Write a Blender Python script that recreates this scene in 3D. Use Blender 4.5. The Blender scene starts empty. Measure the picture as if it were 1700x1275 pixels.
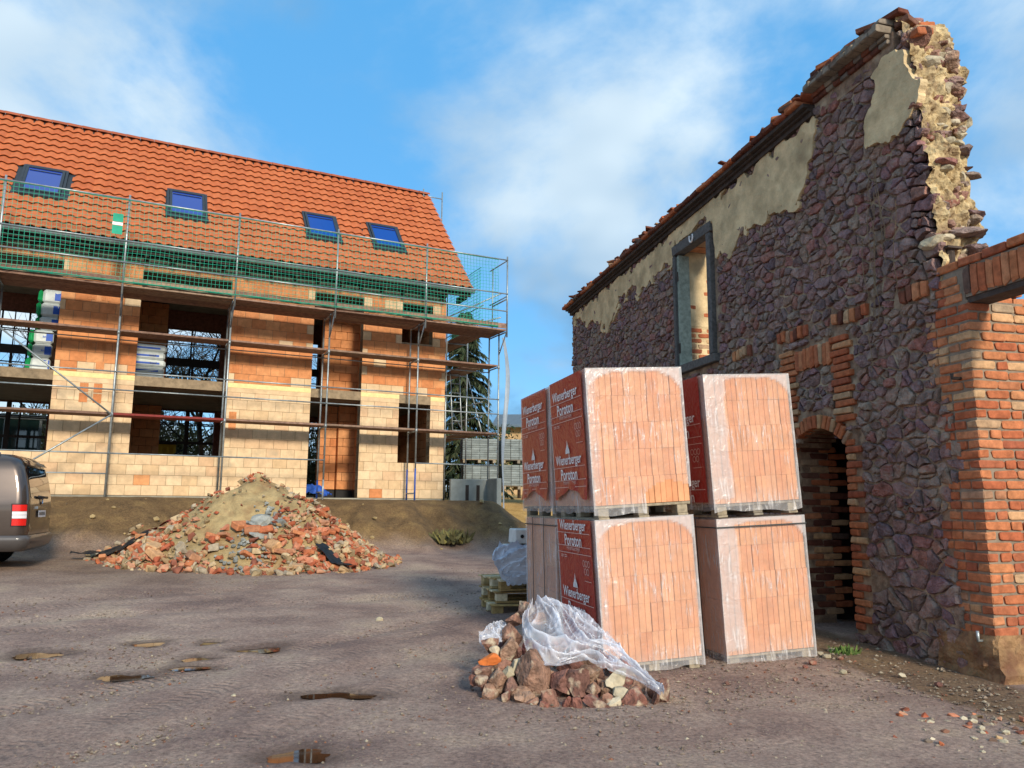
import bpy, math, random
import numpy as np
from mathutils import Vector, Matrix, Euler, noise as mn

random.seed(7); np.random.seed(7)
scene = bpy.context.scene
COL = scene.collection
PI = math.pi
R = math.radians

# ------------------------------------------------------------------ camera
cam_d = bpy.data.cameras.new('camera'); cam = bpy.data.objects.new('camera', cam_d); COL.objects.link(cam)
cam_d.sensor_width = 36.0; cam_d.lens = 36.0 * 1300 / 1700; cam_d.clip_end = 3000; cam_d.clip_start = 0.05
_p = math.atan(203 / 1300.0); _r = R(0.4)
_fw = Vector((0, math.cos(_p), math.sin(_p))); _r0 = Vector((1, 0, 0)); _u0 = _r0.cross(_fw)
_R = _r0 * math.cos(_r) + _u0 * math.sin(_r); _U = _u0 * math.cos(_r) - _r0 * math.sin(_r)
_m = Matrix((_R, _U, -_fw)).transposed().to_4x4(); _m.translation = Vector((0, 0, 1.45))
cam.matrix_world = _m
scene.camera = cam

# ------------------------------------------------------------------ sky, sun, exposure
SUN_AZ, SUN_EL = R(24), R(24)         # light travels (-sin az, cos az), sun stands behind the camera to the right
SUN_DIR = Vector((math.sin(SUN_AZ) * math.cos(SUN_EL), -math.cos(SUN_AZ) * math.cos(SUN_EL), math.sin(SUN_EL)))
sun_d = bpy.data.lights.new('sun', 'SUN'); sun_d.energy = 2.2; sun_d.angle = R(10); sun_d.color = (1.0, .90, .74)
sun = bpy.data.objects.new('sun', sun_d); COL.objects.link(sun)
sun.rotation_euler = SUN_DIR.to_track_quat('Z', 'Y').to_euler(); sun.location = (20, -30, 30)

world = bpy.data.worlds.new('World'); scene.world = world; world.use_nodes = True
wn = world.node_tree; wn.nodes.clear()
def wnode(t, **k):
    n = wn.nodes.new(t)
    for a, b in k.items(): setattr(n, a, b)
    return n
w_out = wnode('ShaderNodeOutputWorld'); w_bg = wnode('ShaderNodeBackground')
w_sky = wnode('ShaderNodeTexSky', sky_type='NISHITA', sun_disc=False)
w_sky.sun_elevation = SUN_EL; w_sky.sun_rotation = math.atan2(SUN_DIR.x, SUN_DIR.y); w_sky.air_density = 1.0; w_sky.dust_density = .3; w_sky.ozone_density = 2.0
w_hs = wnode('ShaderNodeHueSaturation'); w_hs.inputs['Saturation'].default_value = 1.08; w_hs.inputs['Value'].default_value = 1.0
w_tc = wnode('ShaderNodeTexCoord'); w_sep = wnode('ShaderNodeSeparateXYZ')
w_add = wnode('ShaderNodeMath', operation='ADD'); w_add.inputs[1].default_value = .30
w_max = wnode('ShaderNodeMath', operation='MAXIMUM'); w_max.inputs[1].default_value = .05
w_dx = wnode('ShaderNodeMath', operation='DIVIDE'); w_dy = wnode('ShaderNodeMath', operation='DIVIDE')
w_cmb = wnode('ShaderNodeCombineXYZ')
L = wn.links.new
L(w_tc.outputs['Generated'], w_sep.inputs[0]); L(w_sep.outputs['Z'], w_add.inputs[0]); L(w_add.outputs[0], w_max.inputs[0])
L(w_sep.outputs['X'], w_dx.inputs[0]); L(w_max.outputs[0], w_dx.inputs[1]); L(w_sep.outputs['Y'], w_dy.inputs[0]); L(w_max.outputs[0], w_dy.inputs[1])
L(w_dx.outputs[0], w_cmb.inputs['X']); L(w_dy.outputs[0], w_cmb.inputs['Y'])
w_map = wnode('ShaderNodeMapping'); w_map.inputs['Location'].default_value = (0.9, 8.6, 0.4); w_map.inputs['Rotation'].default_value = (0, 0, R(25)); w_map.inputs['Scale'].default_value = (1.0, .75, 1)
L(w_cmb.outputs[0], w_map.inputs['Vector'])
w_n1 = wnode('ShaderNodeTexNoise'); w_n1.inputs['Scale'].default_value = 1.9; w_n1.inputs['Detail'].default_value = 7; w_n1.inputs['Roughness'].default_value = .57; w_n1.inputs['Distortion'].default_value = .25
L(w_map.outputs[0], w_n1.inputs['Vector'])
w_rm = wnode('ShaderNodeValToRGB'); w_rm.color_ramp.elements[0].position = .37; w_rm.color_ramp.elements[1].position = .62
w_rm.color_ramp.elements[0].color = (0, 0, 0, 1); w_rm.color_ramp.elements[1].color = (1, 1, 1, 1)
w_rm.color_ramp.interpolation = 'EASE'
L(w_n1.outputs['Fac'], w_rm.inputs[0])
w_n2 = wnode('ShaderNodeTexNoise'); w_n2.inputs['Scale'].default_value = .9; w_n2.inputs['Detail'].default_value = 4
w_map2 = wnode('ShaderNodeMapping'); w_map2.inputs['Location'].default_value = (7.3, -2.2, 5); L(w_cmb.outputs[0], w_map2.inputs['Vector']); L(w_map2.outputs[0], w_n2.inputs['Vector'])
w_cr = wnode('ShaderNodeValToRGB'); w_cr.color_ramp.elements[0].position = .38; w_cr.color_ramp.elements[1].position = .63
w_cr.color_ramp.elements[0].color = (.55, 1.25, 2.1, 1); w_cr.color_ramp.elements[1].color = (3.6, 4.0, 4.1, 1)
L(w_n2.outputs['Fac'], w_cr.inputs[0])
w_mix = wnode('ShaderNodeMixRGB'); L(w_sky.outputs[0], w_hs.inputs['Color']); L(w_rm.outputs[0], w_mix.inputs[0])
w_vl = wnode('ShaderNodeMixRGB'); w_vl.inputs[0].default_value = .82; w_vl.inputs[2].default_value = (.30, 1.38, 2.75, 1)      # thin high veil evens out the blue
L(w_hs.outputs[0], w_vl.inputs[1]); L(w_vl.outputs[0], w_mix.inputs[1]); L(w_cr.outputs[0], w_mix.inputs[2])
L(w_mix.outputs[0], w_bg.inputs['Color']); w_bg.inputs['Strength'].default_value = .15
L(w_bg.outputs[0], w_out.inputs['Surface'])

scene.view_settings.view_transform = 'Standard'; scene.view_settings.look = 'None'
scene.view_settings.exposure = 1.05; scene.view_settings.gamma = 1.0; scene.view_settings.use_curve_mapping = False
scene.cycles.max_bounces = 8; scene.cycles.transparent_max_bounces = 24

# ------------------------------------------------------------------ helpers
def S(h):
    h = h.lstrip('#'); c = [int(h[i:i + 2], 16) / 255 for i in (0, 2, 4)]
    return tuple((x / 12.92 if x <= .04045 else ((x + .055) / 1.055) ** 2.4) for x in c)
def tag(o, label=None, cat=None, group=None, kind=None):
    if label: o['label'] = label
    if cat: o['category'] = cat
    if group: o['group'] = group
    if kind: o['kind'] = kind
    return o
def empty(name, loc, rz=0, label=None, cat=None, group=None):
    o = bpy.data.objects.new(name, None); COL.objects.link(o); o.location = loc; o.rotation_euler = (0, 0, rz); o.empty_display_size = .2
    return tag(o, label, cat, group)
def inst(name, me, parent=None, loc=(0, 0, 0), rot=(0, 0, 0), sc=None):
    o = bpy.data.objects.new(name, me); COL.objects.link(o); o.location = loc; o.rotation_euler = rot
    if sc is not None: o.scale = sc
    if parent is not None: o.parent = parent
    return o

class MB:
    def __init__(s): s.v = []; s.f = []; s.m = []; s.r = []
    def add(s, verts, faces, mi=0, rnd=0.0):
        b = len(s.v); s.v.extend([tuple(v) for v in verts]); s.r.extend([rnd] * len(verts))
        s.f.extend([tuple(i + b for i in f) for f in faces]); s.m.extend([mi] * len(faces)); return s
    def box(s, x0, x1, y0, y1, z0, z1, mi=0, rnd=0.0):
        v = [(x0, y0, z0), (x1, y0, z0), (x1, y1, z0), (x0, y1, z0), (x0, y0, z1), (x1, y0, z1), (x1, y1, z1), (x0, y1, z1)]
        return s.add(v, BOXF, mi, rnd)
    def cbox(s, x0, x1, y0, y1, z0, z1, c=.006, mi=0, rnd=0.0, jit=0.0, M=None):
        v, f = cbox_geo(x0, x1, y0, y1, z0, z1, c, jit)
        if M is not None: v = [tuple(M @ Vector(p)) for p in v]
        return s.add(v, f, mi, rnd)
    def tube(s, pts, r, n=6, mi=0, rnd=0.0, cap=True):
        pts = [Vector(p) for p in pts]; rr = r if isinstance(r, (list, tuple)) else [r] * len(pts)
        vs = []; fs = []; up = None
        for i, p in enumerate(pts):
            d = (pts[min(i + 1, len(pts) - 1)] - pts[max(i - 1, 0)]).normalized()
            a = Vector((0, 0, 1)) if abs(d.z) < .9 else Vector((1, 0, 0))
            if up is None: up = d.cross(a).normalized()
            e1 = (up - d * up.dot(d)).normalized(); up = e1; e2 = d.cross(e1)
            for k in range(n):
                t = 2 * PI * k / n; vs.append(p + (e1 * math.cos(t) + e2 * math.sin(t)) * rr[i])
        for i in range(len(pts) - 1):
            for k in range(n):
                a = i * n + k; b = i * n + (k + 1) % n
                fs.append((a, b, b + n, a + n))
        if cap: fs.append(tuple(reversed(range(n)))); fs.append(tuple((len(pts) - 1) * n + k for k in range(n)))
        return s.add(vs, fs, mi, rnd)
    def mesh(s, name, mats, smooth=False, off=(0, 0, 0)):
        me = bpy.data.meshes.new(name)
        o = off; me.from_pydata([(a + o[0], b + o[1], c + o[2]) for a, b, c in s.v], [], s.f)
        for m in (mats if isinstance(mats, (list, tuple)) else [mats]): me.materials.append(m)
        if any(s.m): me.polygons.foreach_set('material_index', s.m)
        if any(s.r):
            at = me.attributes.new('rnd', 'FLOAT', 'POINT'); at.data.foreach_set('value', s.r)
        if smooth: me.polygons.foreach_set('use_smooth', [True] * len(s.f))
        me.update(); return me
    def build(s, name, mats, parent=None, smooth=False, off=(0, 0, 0), loc=(0, 0, 0)):
        return inst(name, s.mesh(name, mats, smooth, off), parent, loc)
BOXF = [(0, 3, 2, 1), (4, 5, 6, 7), (0, 1, 5, 4), (1, 2, 6, 5), (2, 3, 7, 6), (3, 0, 4, 7)]
def cbox_geo(x0, x1, y0, y1, z0, z1, c, jit=0.0):
    X = (x0, x1); Y = (y0, y1); Z = (z0, z1); v = []; idx = {}
    for i in (0, 1):
        for j in (0, 1):
            for k in (0, 1):
                jx, jy, jz = [(random.uniform(-jit, jit) if jit else 0) for _ in range(3)]
                si, sj, sk = (1, -1)[i], (1, -1)[j], (1, -1)[k]
                for a, (dx, dy, dz) in enumerate(((0, c, c), (c, 0, c), (c, c, 0))):
                    idx[(i, j, k, a)] = len(v); v.append((X[i] + si * dx + jx, Y[j] + sj * dy + jy, Z[k] + sk * dz + jz))
    f = []
    g = lambda i, j, k, a: idx[(i, j, k, a)]
    for i in (0, 1):
        q = [g(i, 0, 0, 0), g(i, 1, 0, 0), g(i, 1, 1, 0), g(i, 0, 1, 0)]; f.append(tuple(q if i else q[::-1]))
        q = [g(0, i, 0, 1), g(1, i, 0, 1), g(1, i, 1, 1), g(0, i, 1, 1)]; f.append(tuple(q[::-1] if i else q))
        q = [g(0, 0, i, 2), g(1, 0, i, 2), g(1, 1, i, 2), g(0, 1, i, 2)]; f.append(tuple(q if i else q[::-1]))
    for j in (0, 1):
        for k in (0, 1):
            q = [g(0, j, k, 1), g(1, j, k, 1), g(1, j, k, 2), g(0, j, k, 2)]; f.append(tuple(q if (j == k) else q[::-1]))
            q = [g(j, 0, k, 0), g(j, 1, k, 0), g(j, 1, k, 2), g(j, 0, k, 2)]; f.append(tuple(q[::-1] if (j == k) else q))
            q = [g(j, k, 0, 0), g(j, k, 1, 0), g(j, k, 1, 1), g(j, k, 0, 1)]; f.append(tuple(q if (j == k) else q[::-1]))
    for i in (0, 1):
        for j in (0, 1):
            for k in (0, 1):
                t = (g(i, j, k, 0), g(i, j, k, 1), g(i, j, k, 2)); f.append(t if (i + j + k) % 2 else t[::-1])
    return v, f

_ICO = None
def ico(sub):
    import bmesh
    bm = bmesh.new(); bmesh.ops.create_icosphere(bm, subdivisions=sub, radius=1)
    v = [tuple(x.co) for x in bm.verts]; f = [tuple(w.index for w in q.verts) for q in bm.faces]; bm.free(); return v, f
ICO1, ICO2, ICO3 = ico(1), ico(2), ico(3)
def rock_geo(seed, base=None, planes=9, rough=.22, sc=(1, 1, 1), cut=(.5, .82)):
    rg = random.Random(seed); v, f = base or ICO2
    off = Vector((rg.uniform(-50, 50), rg.uniform(-50, 50), rg.uniform(-50, 50)))
    pl = []
    for _ in range(planes):
        n = Vector((rg.gauss(0, 1), rg.gauss(0, 1), rg.gauss(0, 1))).normalized(); pl.append((n, rg.uniform(*cut)))
    out = []
    for p in v:
        q = Vector(p)
        for n, d in pl:
            k = q.dot(n) - d
            if k > 0: q = q - n * k
        q = q * (1 + rough * mn.noise(q * 1.6 + off) + rough * .35 * mn.noise(q * 4.5 + off))
        out.append((q.x * sc[0], q.y * sc[1], q.z * sc[2]))
    return out, f

# ------------------------------------------------------------------ materials
def mat(name, pal, rough=.85, nscale=6, namt=.25, bscale=40, bump=.25, bdist=.01, spec=.3, metal=0.0, const=False, coat=0.0, n2=None):
    """palette colour picked by a random number per piece, modulated by noise in world space."""
    m = bpy.data.materials.new(name); m.use_nodes = True; nt = m.node_tree; N = nt.nodes; K = nt.links.new
    b = N['Principled BSDF']; b.inputs['Roughness'].default_value = rough; b.inputs['Metallic'].default_value = metal
    b.inputs['Specular IOR Level'].default_value = spec; b.inputs['Coat Weight'].default_value = coat
    geo = N.new('ShaderNodeNewGeometry')
    if len(pal) > 1:
        oi = N.new('ShaderNodeObjectInfo'); at = N.new('ShaderNodeAttribute'); at.attribute_name = 'rnd'
        ad = N.new('ShaderNodeMath'); ad.operation = 'ADD'; K(oi.outputs['Random'], ad.inputs[0]); K(at.outputs['Fac'], ad.inputs[1])
        fr = N.new('ShaderNodeMath'); fr.operation = 'FRACT'; K(ad.outputs[0], fr.inputs[0])
        rp = N.new('ShaderNodeValToRGB'); cr = rp.color_ramp; cr.interpolation = 'CONSTANT' if const else 'LINEAR'
        while len(cr.elements) < len(pal): cr.elements.new(.5)
        for i, c in enumerate(pal):
            cr.elements[i].position = i / (len(pal) if const else max(1, len(pal) - 1)); cr.elements[i].color = (*c, 1)
        K(fr.outputs[0], rp.inputs[0]); csock = rp.outputs['Color']
    else:
        rgb = N.new('ShaderNodeRGB'); rgb.outputs[0].default_value = (*pal[0], 1); csock = rgb.outputs[0]
    nz = N.new('ShaderNodeTexNoise'); nz.inputs['Scale'].default_value = nscale; nz.inputs['Detail'].default_value = 6; nz.inputs['Roughness'].default_value = .65
    K(geo.outputs['Position'], nz.inputs['Vector'])
    mr = N.new('ShaderNodeMapRange'); mr.inputs['From Min'].default_value = .34; mr.inputs['From Max'].default_value = .66
    mr.inputs['To Min'].default_value = 1 - namt; mr.inputs['To Max'].default_value = 1 + namt; K(nz.outputs['Fac'], mr.inputs['Value'])
    mx = N.new('ShaderNodeVectorMath'); mx.operation = 'SCALE'; K(csock, mx.inputs[0]); K(mr.outputs[0], mx.inputs['Scale'])
    last = mx.outputs[0]
    if n2:   # blotches of a second colour: (colour, scale, lo, hi)
        n_ = N.new('ShaderNodeTexNoise'); n_.inputs['Scale'].default_value = n2[1]; n_.inputs['Detail'].default_value = 5; K(geo.outputs['Position'], n_.inputs['Vector'])
        r_ = N.new('ShaderNodeMapRange'); r_.inputs['From Min'].default_value = n2[2]; r_.inputs['From Max'].default_value = n2[3]; K(n_.outputs['Fac'], r_.inputs['Value'])
        x_ = N.new('ShaderNodeMixRGB'); K(r_.outputs[0], x_.inputs[0]); K(last, x_.inputs[1]); x_.inputs[2].default_value = (*n2[0], 1); last = x_.outputs[0]
    K(last, b.inputs['Base Color'])
    if bump:
        bz = N.new('ShaderNodeTexNoise'); bz.inputs['Scale'].default_value = bscale; bz.inputs['Detail'].default_value = 5; K(geo.outputs['Position'], bz.inputs['Vector'])
        bp = N.new('ShaderNodeBump'); bp.inputs['Strength'].default_value = bump; bp.inputs['Distance'].default_value = bdist
        K(bz.outputs['Fac'], bp.inputs['Height']); K(bp.outputs[0], b.inputs['Normal'])
    m['_b'] = 1
    return m
def film_mat(name, col, base, milk, streak=.25, rough=.25):
    """thin wrapping film: clear where the vertex attribute 'milk' is 0, milky where the film is folded or doubled."""
    m = bpy.data.materials.new(name); m.use_nodes = True; nt = m.node_tree; N = nt.nodes; K = nt.links.new
    b = N['Principled BSDF']; b.inputs['Base Color'].default_value = (*col, 1); b.inputs['Roughness'].default_value = rough
    b.inputs['Specular IOR Level'].default_value = .6
    tr = N.new('ShaderNodeBsdfTransparent'); mxs = N.new('ShaderNodeMixShader')
    at = N.new('ShaderNodeAttribute'); at.attribute_name = 'milk'
    tc = N.new('ShaderNodeTexCoord'); mp = N.new('ShaderNodeMapping'); mp.inputs['Rotation'].default_value = (.3, .9, .4); mp.inputs['Scale'].default_value = (26, 26, 3)
    K(tc.outputs['Object'], mp.inputs['Vector'])
    nz = N.new('ShaderNodeTexNoise'); nz.inputs['Scale'].default_value = 1.6; nz.inputs['Detail'].default_value = 4; nz.inputs['Distortion'].default_value = .6; K(mp.outputs[0], nz.inputs['Vector'])
    r = N.new('ShaderNodeMapRange'); r.inputs['From Min'].default_value = .53; r.inputs['From Max'].default_value = .66; r.inputs['To Max'].default_value = streak; K(nz.outputs['Fac'], r.inputs['Value'])
    n3 = N.new('ShaderNodeTexNoise'); n3.inputs['Scale'].default_value = 3.5; K(tc.outputs['Object'], n3.inputs['Vector'])
    r3 = N.new('ShaderNodeMapRange'); r3.inputs['From Min'].default_value = .45; r3.inputs['From Max'].default_value = .6; K(n3.outputs['Fac'], r3.inputs['Value'])
    ms = N.new('ShaderNodeMath'); ms.operation = 'MULTIPLY'; K(r.outputs[0], ms.inputs[0]); K(r3.outputs[0], ms.inputs[1])
    ml = N.new('ShaderNodeMath'); ml.operation = 'MULTIPLY_ADD'; K(at.outputs['Fac'], ml.inputs[0]); ml.inputs[1].default_value = milk; ml.inputs[2].default_value = base
    sm = N.new('ShaderNodeMath'); sm.operation = 'ADD'; sm.use_clamp = True; K(ml.outputs[0], sm.inputs[0]); K(ms.outputs[0], sm.inputs[1])
    K(sm.outputs[0], mxs.inputs[0]); K(tr.outputs[0], mxs.inputs[1]); K(b.outputs[0], mxs.inputs[2]); K(mxs.outputs[0], N['Material Output'].inputs['Surface'])
    bz = N.new('ShaderNodeTexNoise'); bz.inputs['Scale'].default_value = 9; bz.inputs['Detail'].default_value = 3; bz.inputs['Distortion'].default_value = 1.5; K(tc.outputs['Object'], bz.inputs['Vector'])
    bp = N.new('ShaderNodeBump'); bp.inputs['Strength'].default_value = .5; bp.inputs['Distance'].default_value = .03; K(bz.outputs['Fac'], bp.inputs['Height']); K(bp.outputs[0], b.inputs['Normal'])
    return m
def glass_mat(name, col, rough=.05):
    m = bpy.data.materials.new(name); m.use_nodes = True; b = m.node_tree.nodes['Principled BSDF']
    b.inputs['Base Color'].default_value = (*col, 1); b.inputs['Roughness'].default_value = rough; b.inputs['Specular IOR Level'].default_value = .9; b.inputs['Coat Weight'].default_value = .6; b.inputs['Coat Roughness'].default_value = .03
    return m

MT = dict(
  tile=mat('roof_tile_clay', [S('#b3623a'), S('#b7673e'), S('#ac5c36'), S('#b5653c')], .75, 3, .10, 60, .12, .006, spec=.25),
  ridge=mat('ridge_clay', [S('#8f4a30'), S('#9a5438')], .75, 5, .15),
  pale=mat('pale_clay_block', [S('#d0b48f'), S('#d6bc98'), S('#caab84'), S('#d2b692'), S('#cba884')], .9, 5, .14, 50, .2, .006, spec=.15, n2=(S('#a99b84'), 1.6, .62, .78)),
  orange=mat('orange_clay_block', [S('#c98858'), S('#c48052'), S('#cd8e5f'), S('#c07a4d'), S('#d09565')], .9, 6, .16, 50, .2, .006, spec=.15),
  mortar=mat('mortar_grey', [S('#8c7a62')], .95, 8, .25),
  strip=mat('pale_edge_strip', [S('#e3cd92')], .9, 9, .1),
  concrete=mat('raw_concrete', [S('#8f8b7d')], .9, 4, .22, 25, .2),
  concrete_d=mat('grey_concrete', [S('#7f8480'), S('#8b8f8a')], .9, 3, .15, 25, .2),
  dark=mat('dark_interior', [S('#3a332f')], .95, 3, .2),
  bitumen=mat('bitumen', [S('#1c1b1b')], .7, 8, .3),
  zinc=mat('zinc_gutter', [S('#8f9a9c')], .45, 4, .15, metal=.6, bump=0),
  steel=mat('galvanised_tube', [S('#9ba2a3'), S('#8b9293'), S('#a7adad')], .42, 9, .25, 60, .1, .003, metal=.55),
  bluefoot=mat('blue_painted_tube', [S('#2c4f9a')], .5, 9, .3),
  plank=mat('scaffold_plank', [S('#7d6152'), S('#8d7161'), S('#6e5447'), S('#96806c')], .9, 9, .32, 60, .3, .005),
  redplank=mat('red_scaffold_deck', [S('#7c2d28')], .7, 9, .2),
  net=mat('green_safety_net', [S('#2f9c7e')], .8, 3, .2, bump=0),
  frame=mat('roof_window_frame', [S('#2f353b')], .5, 5, .1, bump=0),
  sky_glass=glass_mat('roof_window_glass', S('#0b2f86'), .08),
  stone=mat('purple_rubble_stone', [S('#846862'), S('#8f726c'), S('#755c58'), S('#967c70'), S('#80666a'), S('#926358'), S('#8c7868'), S('#6c595b'), S('#9a8776')], .92, 11, .42, 32, 1.0, .03, spec=.22, n2=(S('#9a8a7a'), 3.5, .54, .72)),
  wallmortar=mat('clay_lime_mortar', [S('#846c58')], .96, 10, .4, 30, .6, .02, n2=(S('#b09a80'), 4.5, .5, .64)),
  clay=mat('pale_clay_mortar', [S('#bba57c')], .96, 8, .35, 22, .9, .03, n2=(S('#8a7458'), 6, .46, .66)),
  plaster=mat('old_cream_plaster', [S('#cfb68c')], .95, 3.5, .24, 40, .7, .014, n2=(S('#a08a68'), 3.0, .5, .75)),
  brick=mat('old_red_brick', [S('#ac6542'), S('#a35a3c'), S('#b4714b'), S('#97543d'), S('#b06a46'), S('#b97c57')], .92, 14, .28, 50, .5, .01, spec=.2),
  brickpale=mat('weathered_pale_brick', [S('#b98f66'), S('#a98a6c'), S('#c09a72'), S('#b3744d'), S('#a86a48'), S('#9d8a72')], .92, 14, .28, 50, .5, .01, spec=.2),
  brickdark=mat('dark_brick', [S('#6b3f31'), S('#5a372d'), S('#7b4a38'), S('#5f5148')], .94, 12, .3, 50, .5, .01, spec=.2),
  brickgrey=mat('grey_coping_brick', [S('#7b7064'), S('#877a69'), S('#6c6259')], .94, 12, .25, 50, .4, .01),
  cement=mat('cement_pointing', [S('#837565')], .95, 10, .25),
  tarry=mat('dark_cornice', [S('#463c36')], .9, 9, .35, 30, .4, .01),
  oldwood=mat('weathered_grey_timber', [S('#5a5856'), S('#63605c')], .92, 20, .35, 70, .5, .006),
  greenwood=mat('old_green_painted_timber', [S('#8b9284')], .9, 14, .3, 60, .4, .005),
  hblock=mat('new_clay_brick', [S('#cd9068'), S('#d19870'), S('#c88861'), S('#d39c77')], .9, 9, .12, 60, .2, .004, spec=.2),
  palletwood=mat('pallet_wood', [S('#8a8172'), S('#9a8c75'), S('#7c7468')], .92, 18, .3, 60, .4, .005),
  palletnew=mat('new_pallet_wood', [S('#a68a58'), S('#8a6d42'), S('#b39a6a'), S('#c9bda0')], .92, 18, .3, 60, .4, .005),
  film=film_mat('clear_wrapping_film', (.70, .67, .66), .12, .46, .36),
  redfilm=film_mat('red_printed_film', S('#a81a14'), .96, 0, .04, .35),
  redfilm2=film_mat('red_printed_film_thin', S('#b02a1a'), .82, 0, .06, .35),
  sheet=film_mat('crumpled_plastic_sheet', (.78, .80, .88), .17, .50, .45, .14),
  white=mat('white_print', [S('#ece6e2')], .6, 5, .05, bump=0),
  thinprint=mat('thin_pale_print', [S('#d8b0a4')], .6, 5, .05, bump=0),
  strap=mat('dark_strap', [S('#3c3f3e')], .5, 5, .1, bump=0),
  sand=mat('rubble_sand', [S('#a08a62')], .96, 4, .28, 30, .8, .03, n2=(S('#8a6d4c'), 3, .5, .72)),
  frag=mat('brick_rubble', [S('#a9603f'), S('#9a5238'), S('#b5765a'), S('#b39d7c'), S('#a88a66'), S('#84503e'), S('#b58366'), S('#9f917c'), S('#8e7a5c')], .93, 12, .25, 40, .4, .01, const=True),
  greyrub=mat('grey_plaster_rubble', [S('#8b8d88'), S('#7c7f7c'), S('#9a9b94')], .95, 8, .25, 30, .6, .02),
  tarp=mat('black_plastic_scrap', [S('#1d1f22')], .45, 6, .3, 20, .5, .02),
  pile=mat('red_brown_fieldstone', [S('#8a5c4c'), S('#794c42'), S('#8f705c'), S('#6a463f'), S('#977a66'), S('#835f50'), S('#754a48')], .9, 12, .5, 30, 1.0, .03, n2=(S('#b5a48c'), 9, .55, .68)),
  pilewhite=mat('pale_fieldstone', [S('#b5a890'), S('#a3987f')], .9, 9, .3, 26, .6, .02),
  pileorange=mat('orange_brick_lump', [S('#cf7238')], .9, 9, .2),
  pebble=mat('gravel', [S('#7d6c5c'), S('#8e7f6e'), S('#66574b'), S('#a3957f'), S('#5a4c42'), S('#8f5e46')], .92, 12, .2, bump=0),
  carpaint=mat('brown_metallic_paint', [S('#4c413a')], .33, 2, .05, metal=.55, bump=0, coat=1.0, spec=.5),
  carblack=mat('black_car_plastic', [S('#202022')], .5, 5, .1, bump=0),
  cargrey=mat('grey_bumper', [S('#4b4746')], .42, 5, .1, bump=0, coat=.4),
  carglass=glass_mat('dark_car_glass', (.012, .013, .016), .03),
  red=glass_mat('red_lamp', (.62, .015, .01), .15), lampwhite=glass_mat('white_lamp', (.75, .72, .74), .15),
  chrome=mat('chrome', [S('#c8cacc')], .18, 4, .02, metal=1.0, bump=0),
  rubber=mat('tyre_rubber', [S('#1a1a1a')], .85, 9, .2),
  insul=mat('insulation_wrap', [S('#c3cac8'), S('#b6bdbb')], .45, 6, .1, 14, .4, .02),
  insgreen=mat('green_wrap_end', [S('#0f8f4f')], .5, 8, .25, 14, .4, .02), insblue=mat('blue_print', [S('#1c4fae')], .5, 5, .05, bump=0),
  bark=mat('bark', [S('#3e352c'), S('#4a4036')], .95, 9, .3, 30, .5),
  twig=mat('bare_twigs', [S('#4b4132'), S('#5a4f3a')], .95, 2, .3, bump=0),
  needle=mat('spruce_needles', [S('#26331f'), S('#31402a'), S('#3b4630'), S('#4b4a33')], .9, 1.2, .35, bump=0),
  bush=mat('evergreen_leaves', [S('#22351f'), S('#2e4426'), S('#1b2a1a')], .85, 1.5, .35, bump=0),
  weed=mat('weed_leaves', [S('#47612f'), S('#5d7a3a'), S('#6a6f3a')], .85, 3, .3, bump=0),
  hedge=mat('winter_thicket', [S('#6b6642'), S('#7a7048'), S('#55543a'), S('#867c45')], .95, .8, .4, bump=0),
  paver=mat('grey_pavers', [S('#7c8483'), S('#6f7777'), S('#879090')], .92, 5, .2, 30, .3),
  slate=mat('grey_slate_roof', [S('#5f6a72')], .8, 3, .12), yellowwall=mat('far_wall', [S('#b79a72')], .9, 3, .2),
  yellow=mat('yellow_sheet_steel', [S('#c79316')], .5, 3, .12, bump=0), machine=mat('machine_grey', [S('#8f9693')], .5, 3, .15, bump=0),
  machglass=glass_mat('machine_glass', (.02, .05, .045), .05), bluetarp=mat('blue_tarp', [S('#2d58b0')], .55, 6, .25, 12, .6, .03),
  vine=mat('dry_vine', [S('#7f6a52')], .95, 9, .2, bump=0),
)
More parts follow.
